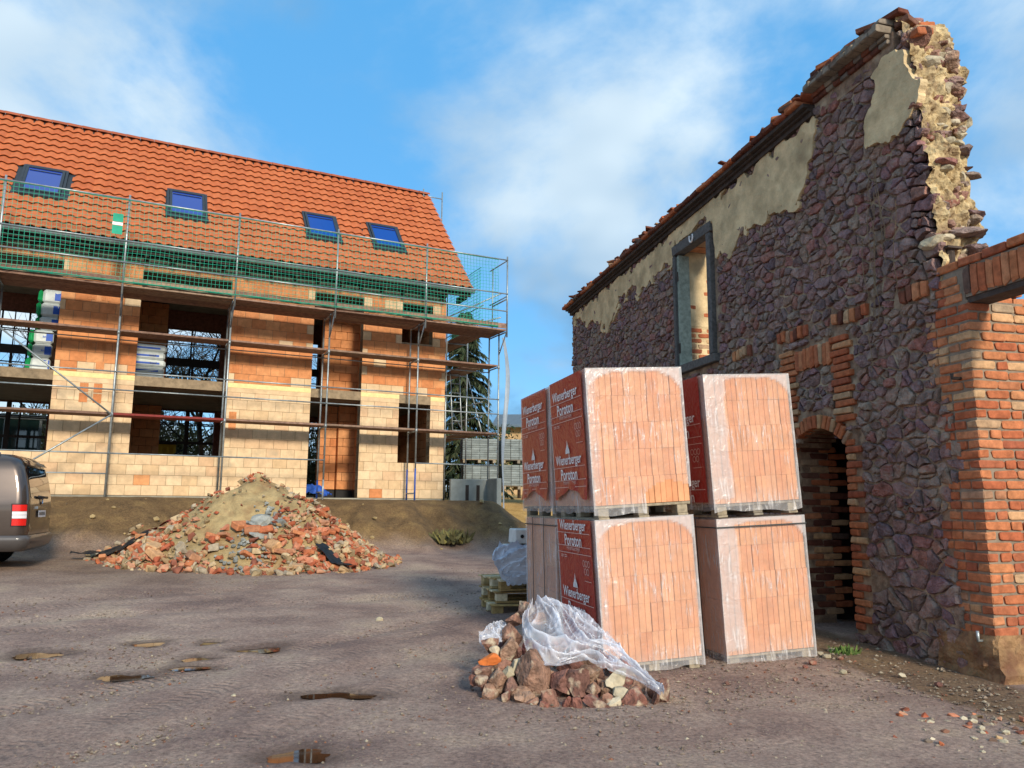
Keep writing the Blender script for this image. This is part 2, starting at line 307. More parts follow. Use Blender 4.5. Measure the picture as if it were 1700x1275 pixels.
# ground: packed mauve-brown dirt, browner loose soil where the vertex attribute 'soil' says so, yellow where 'sandy'
def ground_mat():
    m = bpy.data.materials.new('packed_dirt'); m.use_nodes = True; nt = m.node_tree; N = nt.nodes; K = nt.links.new
    b = N['Principled BSDF']; b.inputs['Specular IOR Level'].default_value = .28
    geo = N.new('ShaderNodeNewGeometry')
    def nz(s, d=6, ro=.6):
        n = N.new('ShaderNodeTexNoise'); n.inputs['Scale'].default_value = s; n.inputs['Detail'].default_value = d; n.inputs['Roughness'].default_value = ro; K(geo.outputs['Position'], n.inputs['Vector']); return n.outputs['Fac']
    def ramp(sock, els):
        r = N.new('ShaderNodeValToRGB'); cr = r.color_ramp
        while len(cr.elements) < len(els): cr.elements.new(.5)
        for i, (p, c) in enumerate(els): cr.elements[i].position = p; cr.elements[i].color = (*c, 1)
        K(sock, r.inputs[0]); return r.outputs[0]
    def mix(f, a, c, typ='MIX'):
        x = N.new('ShaderNodeMixRGB'); x.blend_type = typ
        for s, v in ((x.inputs[0], f), (x.inputs[1], a), (x.inputs[2], c)):
            if isinstance(v, (int, float)): s.default_value = v
            elif isinstance(v, tuple): s.default_value = (*v, 1)
            else: K(v, s)
        return x.outputs[0]
    def attr(n):
        a = N.new('ShaderNodeAttribute'); a.attribute_name = n; return a.outputs['Fac']
    base = ramp(nz(.9, 8, .62), [(.36, S('#836d65')), (.46, S('#988074')), (.54, S('#a38c7f')), (.66, S('#b39c88'))])
    fine = ramp(nz(30, 8, .8), [(.36, (.55, .53, .51)), (.5, (1, 1, 1)), (.64, (1.5, 1.46, 1.4))])
    c = mix(1.0, base, fine, 'MULTIPLY')
    vor = N.new('ShaderNodeTexVoronoi'); vor.inputs['Scale'].default_value = 38; K(geo.outputs['Position'], vor.inputs['Vector'])
    spk = ramp(vor.outputs['Distance'], [(.0, (1, 1, 1)), (.16, (1, 1, 1)), (.24, (0, 0, 0))])
    spm = ramp(nz(1.7, 5), [(.42, (0, 0, 0)), (.56, (1, 1, 1))]); sp = mix(1.0, spk, spm, 'MULTIPLY')
    c = mix(sp, c, S('#ab9c88'))
    soil = ramp(nz(2.2, 8, .7), [(.3, S('#54422c')), (.5, S('#6f573a')), (.7, S('#8a7048'))])
    soil = mix(1.0, soil, fine, 'MULTIPLY')
    c = mix(attr('soil'), c, soil)
    sandy = mix(1.0, ramp(nz(1.6, 6), [(.35, S('#9c7b45')), (.65, S('#c09d62'))]), fine, 'MULTIPLY')
    c = mix(attr('sandy'), c, sandy)
    wet = attr('wet'); wet = attr('wet'); c = mix(wet, c, S('#3d2b20'))
    K(c, b.inputs['Base Color'])
    rr = N.new('ShaderNodeMapRange'); rr.inputs['To Min'].default_value = .88; rr.inputs['To Max'].default_value = .42; K(wet, rr.inputs['Value']); K(rr.outputs[0], b.inputs['Roughness'])
    def vmath(op, a, b):
        x = N.new('ShaderNodeVectorMath'); x.operation = op
        K(a, x.inputs[0]); x.inputs[1].default_value = b; return x.outputs['Value' if op == 'DOT_PRODUCT' else 'Vector']
    def math_(op, a, b=0.0, c_=0.0):
        x = N.new('ShaderNodeMath'); x.operation = op
        for i, v in enumerate((a, b, c_)):
            if isinstance(v, (int, float)): x.inputs[i].default_value = v
            else: K(v, x.inputs[i])
        return x.outputs[0]
    tread = None                                             # tyre tread marks pressed into the mud along a few tracks
    patchy = ramp(nz(1.1, 3), [(.42, (0, 0, 0)), (.52, (1, 1, 1))])
    for (ax, ay, bx, by, wd) in ((-3.6, 3.6, -1.2, 8.2, .13), (-2.5, 3.4, -.1, 8.0, .13), (-6.4, 7.6, 1.0, 11.2, .14), (-6.4, 9.2, 1.0, 12.6, .14), (-1.5, 8.5, .9, 12.0, .12)):
        l = math.hypot(bx - ax, by - ay); dx, dy = (bx - ax) / l, (by - ay) / l
        rel = vmath('SUBTRACT', geo.outputs['Position'], (ax, ay, 0)); al = vmath('DOT_PRODUCT', rel, (dx, dy, 0)); di = math_('ABSOLUTE', vmath('DOT_PRODUCT', rel, (-dy, dx, 0)))
        wv = math_('SINE', math_('MULTIPLY_ADD', al, 2 * PI / .075, math_('MULTIPLY', di, 34.0)))
        inside = N.new('ShaderNodeMapRange'); inside.inputs['From Min'].default_value = wd; inside.inputs['From Max'].default_value = wd - .03; K(di, inside.inputs['Value'])
        t_ = math_('MULTIPLY', inside.outputs[0], math_('MULTIPLY_ADD', wv, .5, -.6)); tread = t_ if tread is None else math_('ADD', tread, t_)
    tread = math_('MULTIPLY', tread, patchy)
    b0 = N.new('ShaderNodeBump'); b0.inputs['Strength'].default_value = .8; b0.inputs['Distance'].default_value = .018; K(tread, b0.inputs['Height'])
    bp = N.new('ShaderNodeBump'); K(b0.outputs[0], bp.inputs['Normal']); bp.inputs['Strength'].default_value = .9; bp.inputs['Distance'].default_value = .03; K(nz(26, 9, .8), bp.inputs['Height'])
    b2 = N.new('ShaderNodeBump'); b2.inputs['Strength'].default_value = .5; b2.inputs['Distance'].default_value = .05; K(nz(5, 6, .6), b2.inputs['Height']); K(bp.outputs[0], b2.inputs['Normal']); K(b2.outputs[0], b.inputs['Normal'])
    return m
MT['ground'] = ground_mat()
def water_mat():
    m = bpy.data.materials.new('muddy_water'); m.use_nodes = True; b = m.node_tree.nodes['Principled BSDF']
    b.inputs['Base Color'].default_value = (*S('#3f2a1c'), 1); b.inputs['Roughness'].default_value = .03; b.inputs['Specular IOR Level'].default_value = .5; return m
MT['water'] = water_mat()

# ------------------------------------------------------------------ frames of reference (metres)
FC = Vector((-1.98, 22.92, 0)); FA = math.atan2(.4448, .8957)         # house: local x along the front (right = +), y into the house
FDX, FDY = math.cos(FA), math.sin(FA)
WC = Vector((4.022, 6.732, 0)); WA = math.atan2(.9701, -.2425)        # ruin: local x away from camera, y out of the face (left), z up
PA = math.atan2(.25, .968)                                           # brick packs: local x along their front, y towards the back

# ------------------------------------------------------------------ terrain
PUD = [(-1.23, 4.88, .19, .14, .1), (-1.30, 6.22, .30, .12, .05), (-3.13, 6.65, .22, .13, .2), (-4.27, 7.36, .22, .17, .2), (-2.75, 7.0, .18, .10, .2), (-2.80, 7.32, .14, .12, .2), (-3.5, 7.9, .15, .13, .2), (-2.35, 7.75, .22, .16, .5), (-2.95, 8.0, .1, .1, 0)]
def sstep(a, b, t):
    t = np.clip((t - a) / (b - a), 0, 1); return t * t * (3 - 2 * t)
def ground_base(x, y):
    x = np.asarray(x, float); y = np.asarray(y, float)
    z = .028 * np.clip(y - 5, 0, 12) + .027 * np.clip(-x - 1, 0, 9) * np.clip((y - 4) / 8, 0, 1)
    q = (x - FC.x) * FDY - (y - FC.y) * FDX            # distance in front of the house front
    u = -((x - FC.x) * FDX + (y - FC.y) * FDY)         # along the front, positive to the left
    k = sstep(-2.4, -.9, u)
    top = 1.60 + .03 * np.clip(-q - 3, 0, 30)
    bank = 1 - sstep(1.1, 4.3, q + .25 * np.sin(u * 2.1) + .15 * np.sin(u * 5.3 + 1))
    bank2 = 1 - sstep(-4.5, 2.5, q)
    t = bank * k + bank2 * (1 - k)
    return z * (1 - t) + top * t, t
def ground_z(x, y):
    z, t = ground_base(x, y); return float(z)
def build_ground():
    xs = np.concatenate([-np.geomspace(600, 14, 26), np.arange(-13.6, -5, .22), np.arange(-5, 4.6, .075), np.arange(4.6, 14, .4), np.geomspace(14, 600, 24)])
    ys = np.concatenate([-np.geomspace(300, 3, 12), np.arange(-2, 2.6, .6), np.arange(2.8, 11, .075), np.arange(11, 21, .12), np.arange(21, 40, .6), np.geomspace(40, 900, 24)])
    X, Y = np.meshgrid(xs, ys); Z, T = ground_base(X, Y)
    nzv = np.zeros_like(X)
    near = (np.abs(X) < 14) & (Y > 2) & (Y < 22)
    it = np.argwhere(near)
    for i, j in it:
        x, y = X[i, j], Y[i, j]
        a = mn.noise(Vector((x * .55, y * .55, 3.3))) * .02 + mn.noise(Vector((x * 1.9, y * 1.9, 7.3))) * .011 + mn.noise(Vector((x * 6, y * 6, 1.3))) * .007
        b = T[i, j] * (1 - T[i, j]) * 4
        a += b * (mn.noise(Vector((x * 1.6, y * 1.6, 9))) * .16 + mn.noise(Vector((x * 5, y * 5, 2))) * .07)
        nzv[i, j] = a
    # wheel ruts running from the lower left towards the right middle
    for (ax, ay, bx, by, wdt, dp) in ((-4.2, 4.2, .4, 11.6, .16, .016), (-2.9, 4.0, 1.0, 10.9, .16, .016), (-6.2, 8.2, 1.2, 13.0, .2, .02), (-6.2, 9.8, .5, 14.5, .2, .02)):
        dx, dy = bx - ax, by - ay; l = math.hypot(dx, dy); d = np.abs((X - ax) * dy - (Y - ay) * dx) / l + .06 * np.sin(Y * 1.7)
        nzv -= np.where(near, dp * np.exp(-(d / wdt) ** 2) - .5 * dp * np.exp(-((d - 2 * wdt) / wdt) ** 2), 0)
    wet = np.zeros_like(X)
    for (px, py, a, b, ang) in PUD:
        c, s = math.cos(ang), math.sin(ang); e = np.sqrt((((X - px) * c + (Y - py) * s) / a) ** 2 + ((-(X - px) * s + (Y - py) * c) / b) ** 2)
        wob = e + .25 * np.sin(np.arctan2(Y - py, X - px) * 3 + px * 5)
        k = np.clip(1.6 - wob, 0, 1)
        nzv = nzv * (1 - k) - .06 * np.clip(1.2 - wob, 0, .5); wet = np.maximum(wet, sstep(2.0, 1.0, wob) * .6)
    Z = Z + nzv
    nx, ny = len(xs), len(ys)
    verts = np.stack([X.ravel(), Y.ravel(), Z.ravel()], 1)
    idx = np.arange(nx * ny).reshape(ny, nx)
    f = np.stack([idx[:-1, :-1].ravel(), idx[:-1, 1:].ravel(), idx[1:, 1:].ravel(), idx[1:, :-1].ravel()], 1)
    me = bpy.data.meshes.new('ground'); me.from_pydata(verts.tolist(), [], f.tolist()); me.materials.append(MT['ground'])
    me.polygons.foreach_set('use_smooth', [True] * len(f))
    u = -((X - FC.x) * FDX + (Y - FC.y) * FDY)
    soil = np.clip(T * 3, 0, 1); soil = np.maximum(soil, .75 * sstep(4.4, 4.0, 5 * np.abs(X - 3.6 + .25 * (Y - 6.7)) + 2) * (Y > 5) * (Y < 18))
    soil = np.maximum(soil, .5 * sstep(9, 14, Y) * sstep(-2, -6, X))
    sandy = sstep(-1.2, -2.4, u) * np.clip(T * 2, 0, 1)
    for n, a in (('soil', soil), ('sandy', sandy), ('wet', wet)):
        at = me.attributes.new(n, 'FLOAT', 'POINT'); at.data.foreach_set('value', a.ravel().astype(np.float32))
    o = inst('ground', me); o['kind'] = 'structure'; return o
GROUND = build_ground()
for i, (px, py, a, b, ang) in enumerate(PUD):
    m = MB(); n = 40; vs = [(0, 0, 0)]
    for k in range(n):
        t = 2 * PI * k / n; w = 1 + .22 * mn.noise(Vector((math.cos(t) * 1.5 + i * 9, math.sin(t) * 1.5, 0))) + .08 * math.sin(7 * t + i)
        x, y = a * w * math.cos(t), b * w * math.sin(t); vs.append((x * math.cos(ang) - y * math.sin(ang), x * math.sin(ang) + y * math.cos(ang), 0))
    m.add(vs, [(0, 1 + k, 1 + (k + 1) % n) for k in range(n)])
    o = m.build('puddle', MT['water'], loc=(px, py, ground_z(px, py) - .012)); o['kind'] = 'structure'

# ================================================================== the new house
BZ = 1.65
house = empty('brick_house', (FC.x, FC.y, BZ), FA, 'unfinished clay-block house with bright orange tiled roof behind the scaffold', 'house')
HO = (0, 0, -BZ)
OPEN = [(10.03, 12.3, 2.65, 4.36), (10.03, 12.3, 4.6, 7.32), (6.12, 8.27, 2.65, 4.36), (6.12, 8.27, 4.6, 7.32),
        (2.53, 3.92, 1.65, 4.36), (2.53, 3.92, 4.6, 7.32), (.45, 1.40, 2.65, 4.36), (.43, 1.37, 6.15, 7.32)]
HL = 14.2; TH = .30
def spans(z0, z1, opens, a, b):
    zc = (z0 + z1) / 2; cut = sorted((o[0], o[1]) for o in opens if o[2] < zc < o[3]); out = []; p = a
    for c0, c1 in cut:
        if c0 > p: out.append((p, c0))
        p = max(p, c1)
    if p < b: out.append((p, b))
    return out
def course_list():
    cs = [(1.65 + .25 * k, 1.90 + .25 * k) for k in range(10)] + [(4.15, 4.35)]
    return cs + [(4.60 + .25 * k, 4.85 + .25 * k) for k in range(11)] + [(7.35, 7.52)]
rb = random.Random(3)
wall = MB()
wfull = [(1.65, 4.35), (4.60, 7.52)]
# mortar core of the front, a little behind the block faces
zs = sorted(set([1.65, 2.65, 4.35, 4.36, 4.6, 6.15, 7.32, 7.52]))
for z0, z1 in zip(zs[:-1], zs[1:]):
    for a, b in spans(z0, z1, OPEN, 0, HL): wall.box(-b + .004, -a - .004, .012, TH - .012, z0, z1)
wall_o = wall.build('wall', MT['mortar'], house, off=HO)
blocks = []
for k, (z0, z1) in enumerate(course_list()):
    for a, b in spans(z0, z1, OPEN, 0, HL):
        u = a - (.18 if k % 2 else 0.0)
        if (k % 2) and a == 0: u = -.18
        while u < b - .02:
            u0, u1 = max(u, a), min(u + .365, b)
            if u1 - u0 > .03:
                edge = (u0 - a < .05 and a > 0) or (b - u1 < .05 and b < HL); half = (u1 - u0) < .25
                if z1 < 4.62: pal = 0 if rb.random() < .975 else 1
                elif z1 < 4.9: pal = 0 if rb.random() < .75 else 1
                else: pal = 0 if rb.random() < (.5 if edge and half else .05) else 1
                blocks.append((u0, u1, z0, z1, pal, rb.random()))
            u += .365
def vis(u, z): return u < 11.2
cam_l = lambda u: math.hypot(FC.x - u * FDX, FC.y - u * FDY)
order = sorted(range(len(blocks)), key=lambda i: -((blocks[i][1] - blocks[i][0]) / cam_l(blocks[i][0]) ** 2) if blocks[i][0] < 11.1 else 1)
pick = set(order[:300]); rest = MB()
for i, (u0, u1, z0, z1, pal, rn) in enumerate(blocks):
    j = .004; dy = rb.uniform(-.003, .004)
    if i in pick:
        m = MB(); cx, cz = -(u0 + u1) / 2, (z0 + z1) / 2
        hw, hh = (u1 - u0) / 2 - j, (z1 - z0) / 2 - j * .8
        m.cbox(-hw, hw, 0, TH, -hh, hh, .004)
        m.build('block', MT['orange' if pal else 'pale'], wall_o, loc=(cx, dy, cz - BZ))
    else:
        rest.cbox(-u1 + j, -u0 - j, dy, TH + dy, z0 + j * .8, z1 - j * .8, .004, mi=pal, rnd=rn)
tag(rest.build('far_blocks', [MT['pale'], MT['orange']], wall_o, off=HO), kind='stuff')
# vertical joint of exposed clay grooves near the pier centres
for uu, zl in ((9.05, (3.85, 4.1, 4.65, 5.15, 6.4, 6.9)), (9.35, (3.85, 4.1, 5.15, 6.4)), (5.9, (3.35, 3.6, 4.85, 5.4, 5.9, 6.4)), (.2, (4.65, 6.65, 5.15))):
    for zz in zl:
        gm = MB(); yy = -.006
        prof = []
        for q in range(5): prof += [(-.10 + q * .04, 0), (-.097 + q * .04, -.007), (-.08 + q * .04, -.007), (-.077 + q * .04, 0)]
        n_ = len(prof); gm.add([(x, y, .015) for x, y in prof] + [(x, y, .235) for x, y in prof], [(i, i + 1, i + 1 + n_, i + n_) for i in range(n_ - 1)])
        gm.build('grooved_face', MT['orange'], wall_o, loc=(-uu, -.003, zz - BZ))
# pale strip and exposed slab edge between the storeys
slab = MB(); slab.box(-HL, -.02, .07, 5.3, 4.37, 4.597); slab_o = slab.build('floor_slab', MT['concrete'], house, off=HO)
for a, b in ((0, .45), (1.40, 2.53), (3.92, 6.12), (8.27, 10.03), (12.3, HL)):
    m = MB(); m.box(-b + .003, -a - .003, -.004, .066, 4.352, 4.47, mi=0); m.box(-b + .003, -a - .003, -.002, .066, 4.474, 4.598, mi=1); m.build('edge_strip', [MT['pale'], MT['strip']], house, off=HO)
for z0, z1, nm in ((1.35, 1.645, 'ground_slab'), (7.53, 7.68, 'ceiling_slab')):
    m = MB(); m.box(-HL, -.02, .01, 5.3, z0, z1); m.build(nm, MT['concrete'], house, off=HO)
# rear wall with its openings, gable walls, inner walls of blocks
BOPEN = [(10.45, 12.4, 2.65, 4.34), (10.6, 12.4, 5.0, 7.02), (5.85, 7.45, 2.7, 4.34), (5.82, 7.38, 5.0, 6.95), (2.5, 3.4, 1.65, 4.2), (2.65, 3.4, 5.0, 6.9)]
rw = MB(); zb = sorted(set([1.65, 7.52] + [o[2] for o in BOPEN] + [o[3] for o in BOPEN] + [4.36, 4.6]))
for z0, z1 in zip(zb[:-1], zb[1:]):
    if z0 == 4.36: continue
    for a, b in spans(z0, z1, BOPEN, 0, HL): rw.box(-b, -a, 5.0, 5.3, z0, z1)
rw.build('rear_wall', MT['brickdark'], house, off=HO)  # rear wall in the dark brick tone, unlike the front blocks
for (a, b, z0, z1) in BOPEN:                           # cross bars of the rear window openings
    m = MB(); c = -(a + b) / 2
    if z0 > 4.5: m.box(-b, -a, 5.05, 5.12, 5.75, 5.98); m.box(c - .05, c + .02, 5.06, 5.11, z0, 5.75); m.box(c - .02, c + .01, 5.06, 5.1, 5.98, z1)
    elif z0 > 2: m.box(c - .06, c + .06, 5.05, 5.12, z0, z1); m.box(-b, -a, 5.06, 5.1, 3.3, 3.38)
    if m.v: m.build('window_bar', MT['dark'], house, off=HO)
def inner_wall(name, axis, fixed, a, b, z0, z1, th, mats=('orange',), flip=False):
    """blocks laid on a plane across (axis x) or along (axis y) the house; joined, too small to pick apart"""
    m = MB(); k = 0; z = z0
    while z < z1 - .05:
        zt = min(z + .25, z1); p = a - (.18 if k % 2 else 0)
        while p < b - .02:
            p0, p1 = max(p, a), min(p + .365, b)
            if p1 - p0 > .03:
                if axis == 'x': m.cbox(-p1 + .005, -p0 - .005, fixed, fixed + th, z + .005, zt - .005, .004, mi=0, rnd=rb.random())
                else: m.cbox(-fixed - th, -fixed, p0 + .005, p1 - .005, z + .005, zt - .005, .004, mi=0, rnd=rb.random())
            p += .365
        z += .25; k += 1
    o = m.build(name, MT[mats[0]], house, off=HO); o['kind'] = 'stuff'; return o
inner_wall('gable_wall', 'y', .0, .30, 5.0, 1.65, 4.36, .30)
inner_wall('gable_wall', 'y', .0, .30, 5.0, 4.6, 7.52, .30)
inner_wall('partition_wall', 'x', 1.5, 2.05, 3.32, 4.6, 7.52, .2)
inner_wall('partition_wall', 'x', 1.5, 2.05, 2.75, 1.9, 4.36, .2); inner_wall('partition_wall', 'x', 1.7, 2.75, 3.28, 1.9, 4.36, .2)
inner_wall('partition_wall', 'y', 2.03, .3, 1.5, 1.9, 4.36, .24); inner_wall('partition_wall', 'y', 2.0, .3, 1.5, 4.6, 7.5, .24)
inner_wall('partition_wall', 'y', 5.6, .3, 2.6, 1.65, 4.36, .24); inner_wall('partition_wall', 'y', 5.5, .3, 2.6, 4.6, 7.5, .24)
inner_wall('partition_wall', 'x', 4.2, 7.45, 8.9, 1.65, 4.36, .2); inner_wall('partition_wall', 'x', 4.2, 7.45, 8.9, 4.6, 7.5, .2)
inner_wall('partition_wall', 'y', 9.6, .5, 4.9, 1.65, 4.36, .2); inner_wall('partition_wall', 'y', 9.6, .5, 4.9, 4.6, 7.5, .2)
m = MB(); m.box(-2.76, -2.0, 1.47, 1.68, 1.65, 1.88); m.box(-3.3, -2.76, 1.69, 1.9, 1.65, 1.88); m.box(-2.29, -2.03, .32, 1.47, 1.65, 1.88); m.build('bitumen_course', MT['bitumen'], house, off=HO)
m = MB(); m.add([(0.0, 0, 7.5), (0, 7.0, 7.5), (0, 3.5, 12.05), (-.25, 0, 7.5), (-.25, 7, 7.5), (-.25, 3.5, 12.05)], [(0, 1, 2), (3, 5, 4), (0, 2, 5, 3), (1, 4, 5, 2)]); m.build('gable_triangle', MT['orange'], house, off=HO)

# ---- roof
E0 = Vector((0, -.5, 7.86)); RG = Vector((0, 3.5, 12.25)); SL = (RG - E0).length; SD = (RG - E0).normalized(); RN = Vector((1, 0, 0)).cross(SD)
XR = .63; RANG = math.atan2(SD.z, SD.y)
def rp(x, s, h=0): return E0 + SD * s + RN * h + Vector((x, 0, 0))
roof = MB()
def slabq(a, b, c, d, t):
    q = [Vector(p) for p in (a, b, c, d)]; n = (q[1] - q[0]).cross(q[3] - q[0]).normalized() * t
    roof.add([*q, *[p - n for p in q]], [(0, 1, 2, 3), (7, 6, 5, 4), (0, 4, 5, 1), (1, 5, 6, 2), (2, 6, 7, 3), (3, 7, 4, 0)])
slabq(rp(-HL - .4, .05, -.05), rp(XR - .03, .05, -.05), rp(XR - .03, SL - .02, -.05), rp(-HL - .4, SL - .02, -.05), .16)
bk = lambda x, s, h=0: Vector((x, 7.0 - (E0.y + SD.y * s + RN.y * h), E0.z + SD.z * s + RN.z * h))
slabq(bk(XR - .03, .05, 0), bk(-HL - .4, .05, 0), bk(-HL - .4, SL + .02, 0), bk(XR - .03, SL + .02, 0), .2)
roof_o = roof.build('roof', MT['dark'], house, off=HO)
# one S-shaped pantile
def tile_mesh():
    Wt, Lt = .264, .41; cols = 9; prof = []
    for i in range(cols):
        t = i / (cols - 1); prof.append((t * Wt, .043 * (.5 - .5 * math.cos(2 * PI * min(1, t * 1.0 + .0))) * (1.0 if t < .5 else 1.0) - .006 * math.sin(2 * PI * t)))
    v = []; f = []
    for j, (yy, h) in enumerate(((0, .056), (.10, .046), (Lt, .006))):
        for x, z in prof: v.append((x - Wt / 2, yy, z + h))
    for x, z in prof: v.append((x - Wt / 2, .002, z + .040))
    for j in range(2):
        for i in range(cols - 1): a = j * cols + i; f.append((a, a + 1, a + cols + 1, a + cols))
    b = 3 * cols
    for i in range(cols - 1): f.append((b + i, b + i + 1, i + 1, i))
    return v, f
TV, TF = tile_mesh()
m = MB(); m.add(TV, TF); TILE = m.mesh('roof_tile', MT['tile'], smooth=False)
TILE.polygons.foreach_set('use_smooth', [True] * 16 + [False] * 8)
RWIN = [(11.19, 10.29), (7.78, 6.86), (4.08, 3.17), (2.12, 1.21)]      # u ranges of the four roof windows
RS0, RS1 = 1.62, 2.93
ROWS, CW, CL = 16, .25, SL / 16
tl = []
ncol = int((HL + .4 + XR) / CW)
for r in range(ROWS):
    for c in range(ncol):
        x = XR - .125 - c * CW; s = r * CL
        skip = False
        for (ua, ub) in RWIN:
            if -ua - .10 < x < -ub + .10 and s + CL * .6 > RS0 - .05 and s + CL * .5 < RS1 + .16: skip = True
        if not skip: tl.append((x, s, x > -11.9))
dist = lambda t: (Matrix.Rotation(FA, 3, 'Z') @ rp(t[0], t[1]) + FC - Vector((0, 0, 1.45))).length
vt = sorted([t for t in tl if t[2]], key=dist); near = set((t[0], t[1]) for t in vt[:300])
far = MB(); Mrot = Matrix.Rotation(RANG, 4, 'X')
for (x, s, _) in tl:
    p = rp(x + rb.uniform(-.003, .003), s, rb.uniform(-.003, .003)); rot = RANG + rb.uniform(-.006, .006)
    if (x, s) in near: inst('roof_tile', TILE, roof_o, (p.x, p.y, p.z - BZ), (rot, 0, rb.uniform(-.006, .006)))
    else:
        M = Matrix.Translation(p) @ Matrix.Rotation(rot, 4, 'X'); far.add([tuple(M @ Vector(q)) for q in TV], TF, 0, rb.random())
o = far.build('far_roof_tiles', MT['tile'], roof_o, off=HO); o['kind'] = 'stuff'; o.data.polygons.foreach_set('use_smooth', ([True] * 16 + [False] * 8) * (len(far.f) // 24))
# ridge caps
mr = MB(); n = 8; vs = []
for j, (xx, sc) in enumerate(((0, 1.0), (.38, .93))):
    for k in range(n + 1):
        t = PI * k / n; vs.append((xx, .135 * sc * math.cos(t), .115 * sc * math.sin(t)))
mr.add(vs, [(k, k + 1, k + 2 + n, k + 1 + n) for k in range(n)]); RID = mr.mesh('ridge_tile', MT['ridge'], True)
for k in range(38): inst('ridge_tile', RID, roof_o, (XR - .40 - k * .385, 3.5, 12.27 - BZ), (0, 0, 0))
# verge edge, fascia, soffit, gutter, vent
m = MB(); a, b = rp(XR - .02, .0, -.02), rp(XR - .02, SL, -.02); m.add([a, b, b - RN * .14, a - RN * .14, a + Vector((.03, 0, 0)), b + Vector((.03, 0, 0)), b - RN * .14 + Vector((.03, 0, 0)), a - RN * .14 + Vector((.03, 0, 0))], [(0, 1, 2, 3), (7, 6, 5, 4), (0, 4, 5, 1), (3, 2, 6, 7)]); m.build('verge_board', MT['ridge'], roof_o, off=HO)
for k in range(24):                                      # rafter feet under the eaves
    x = .45 - k * .62; m = MB(); m.cbox(x - .05, x + .05, -.42, .25, 7.56, 7.74, .006); m.build('rafter', MT['dark'], roof_o, off=HO)
m = MB(); m.box(-HL - .3, XR - .04, -.47, -.44, 7.62, 7.80); m.build('fascia', MT['dark'], roof_o, off=HO)
g = MB(); vs = []; n = 8
for x in (-HL - .4, XR + .02):
    for k in range(n + 1): t = PI + PI * k / n; vs.append((x, -.57 + .085 * math.cos(t), 7.80 + .085 * math.sin(t)))
g.add(vs, [(k, k + 1, k + 2 + n, k + 1 + n) for k in range(n)]); g.tube([(-HL - .4, -.655, 7.80), (XR + .02, -.655, 7.80)], .012, 5); g.build('gutter', MT['zinc'], roof_o, True, off=HO)
p = rp(-.42, 4.42, .06); m = MB(); m.tube([p, p + SD * .02 + RN * .03, p + Vector((0, -.10, .05))], [.06, .06, .05], 8); m.build('vent_tile', MT['ridge'], roof_o, True, off=HO)
for (ua, ub) in RWIN:
    win = MB(); x0, x1 = -ua, -ub; T = lambda x, s, h: tuple(rp(x, s, h))
    def rbar(mb, xa, xb, sa, sb, h0, h1):
        v = [T(x, s, h) for h in (h0, h1) for (x, s) in ((xa, sa), (xb, sa), (xb, sb), (xa, sb))]; mb.add(v, BOXF)
    fl = MB(); rbar(fl, x0 - .06, x0, RS0 - .1, RS1 + .08, .0, .1); rbar(fl, x1, x1 + .06, RS0 - .1, RS1 + .08, .0, .1); rbar(fl, x0, x1, RS1, RS1 + .08, .0, .105); rbar(fl, x0 - .08, x1 + .08, RS0 - .16, RS0, .0, .095)
    rbar(fl, x0 - .24, x0 - .061, RS0 - .1, RS1 + .08, -.01, .022); rbar(fl, x1 + .061, x1 + .24, RS0 - .1, RS1 + .08, -.01, .022)
    wo = fl.build('roof_window', MT['frame'], roof_o, off=HO)
    fr = MB(); w = .075
    rbar(fr, x0 + .01, x0 + w, RS0, RS1, .07, .125); rbar(fr, x1 - w, x1 - .01, RS0, RS1, .07, .125); rbar(fr, x0 + w, x1 - w, RS1 - w, RS1 - .01, .07, .125); rbar(fr, x0 + w, x1 - w, RS0 + .01, RS0 + w, .07, .125)
    rbar(fr, x0 + w + .02, x1 - w - .02, RS1 - w - .14, RS1 - w - .12, .10, .118)
    f_o = fr.build('frame', MT['frame'], roof_o, off=HO)
    gl = MB(); rbar(gl, x0 + w, x1 - w, RS0 + w, RS1 - w, .075, .1); gl.build('pane', MT['sky_glass'], roof_o, off=HO)

# ================================================================== scaffold
SO = empty('scaffold', (FC.x, FC.y, BZ), FA, 'galvanised tube scaffold with timber decks along the front of the new house', 'scaffold')
US = [13.7, 11.2, 8.7, 6.2, 3.7, 1.2, -1.3]
WI, WO, WG = -.27, -.95, -1.48
def pole(name, pts, r=.024, mt='steel', par=None): m = MB(); m.tube(pts, r, 7); return m.build(name, MT[mt], par or SO, True, off=HO)
def gz(u, w): return ground_z(FC.x - u * FDX - w * FDY, FC.y - u * FDY + w * FDX)
for u in US:
    for w in (WI, WO):
        zb_ = gz(u, w) - .02; top = 6.62 if w == WO else 6.5
        if u == 1.2: pole('base_jack', [(-u, w, zb_), (-u, w, 2.45)], .025, 'bluefoot'); zb_ = 2.40
        if u == 3.7: pole('base_jack', [(-u, w, zb_), (-u, w, 2.1)], .025, 'bluefoot' if w == WI else 'steel'); zb_ = 2.05
        p = pole('standard', [(-u, w, zb_), (-u, w, top)])
        for zc in (3.5, 5.48): pole('coupler', [(-u, w, zc - .05), (-u, w, zc + .05)], .034)
    for z in (1.78, 3.48, 5.48, 6.45): pole('transom', [(-u, WI, z), (-u, WO, z)], .02)
    pole('bracket', [(-u, WO, 6.44), (-u, WG, 6.44)], .022); pole('bracket_strut', [(-u, WO, 5.85), (-u, WG + .04, 6.42)], .018)
    pole('guard_post', [(-u, WG, 6.28), (-u, WG, 8.70)], .024)
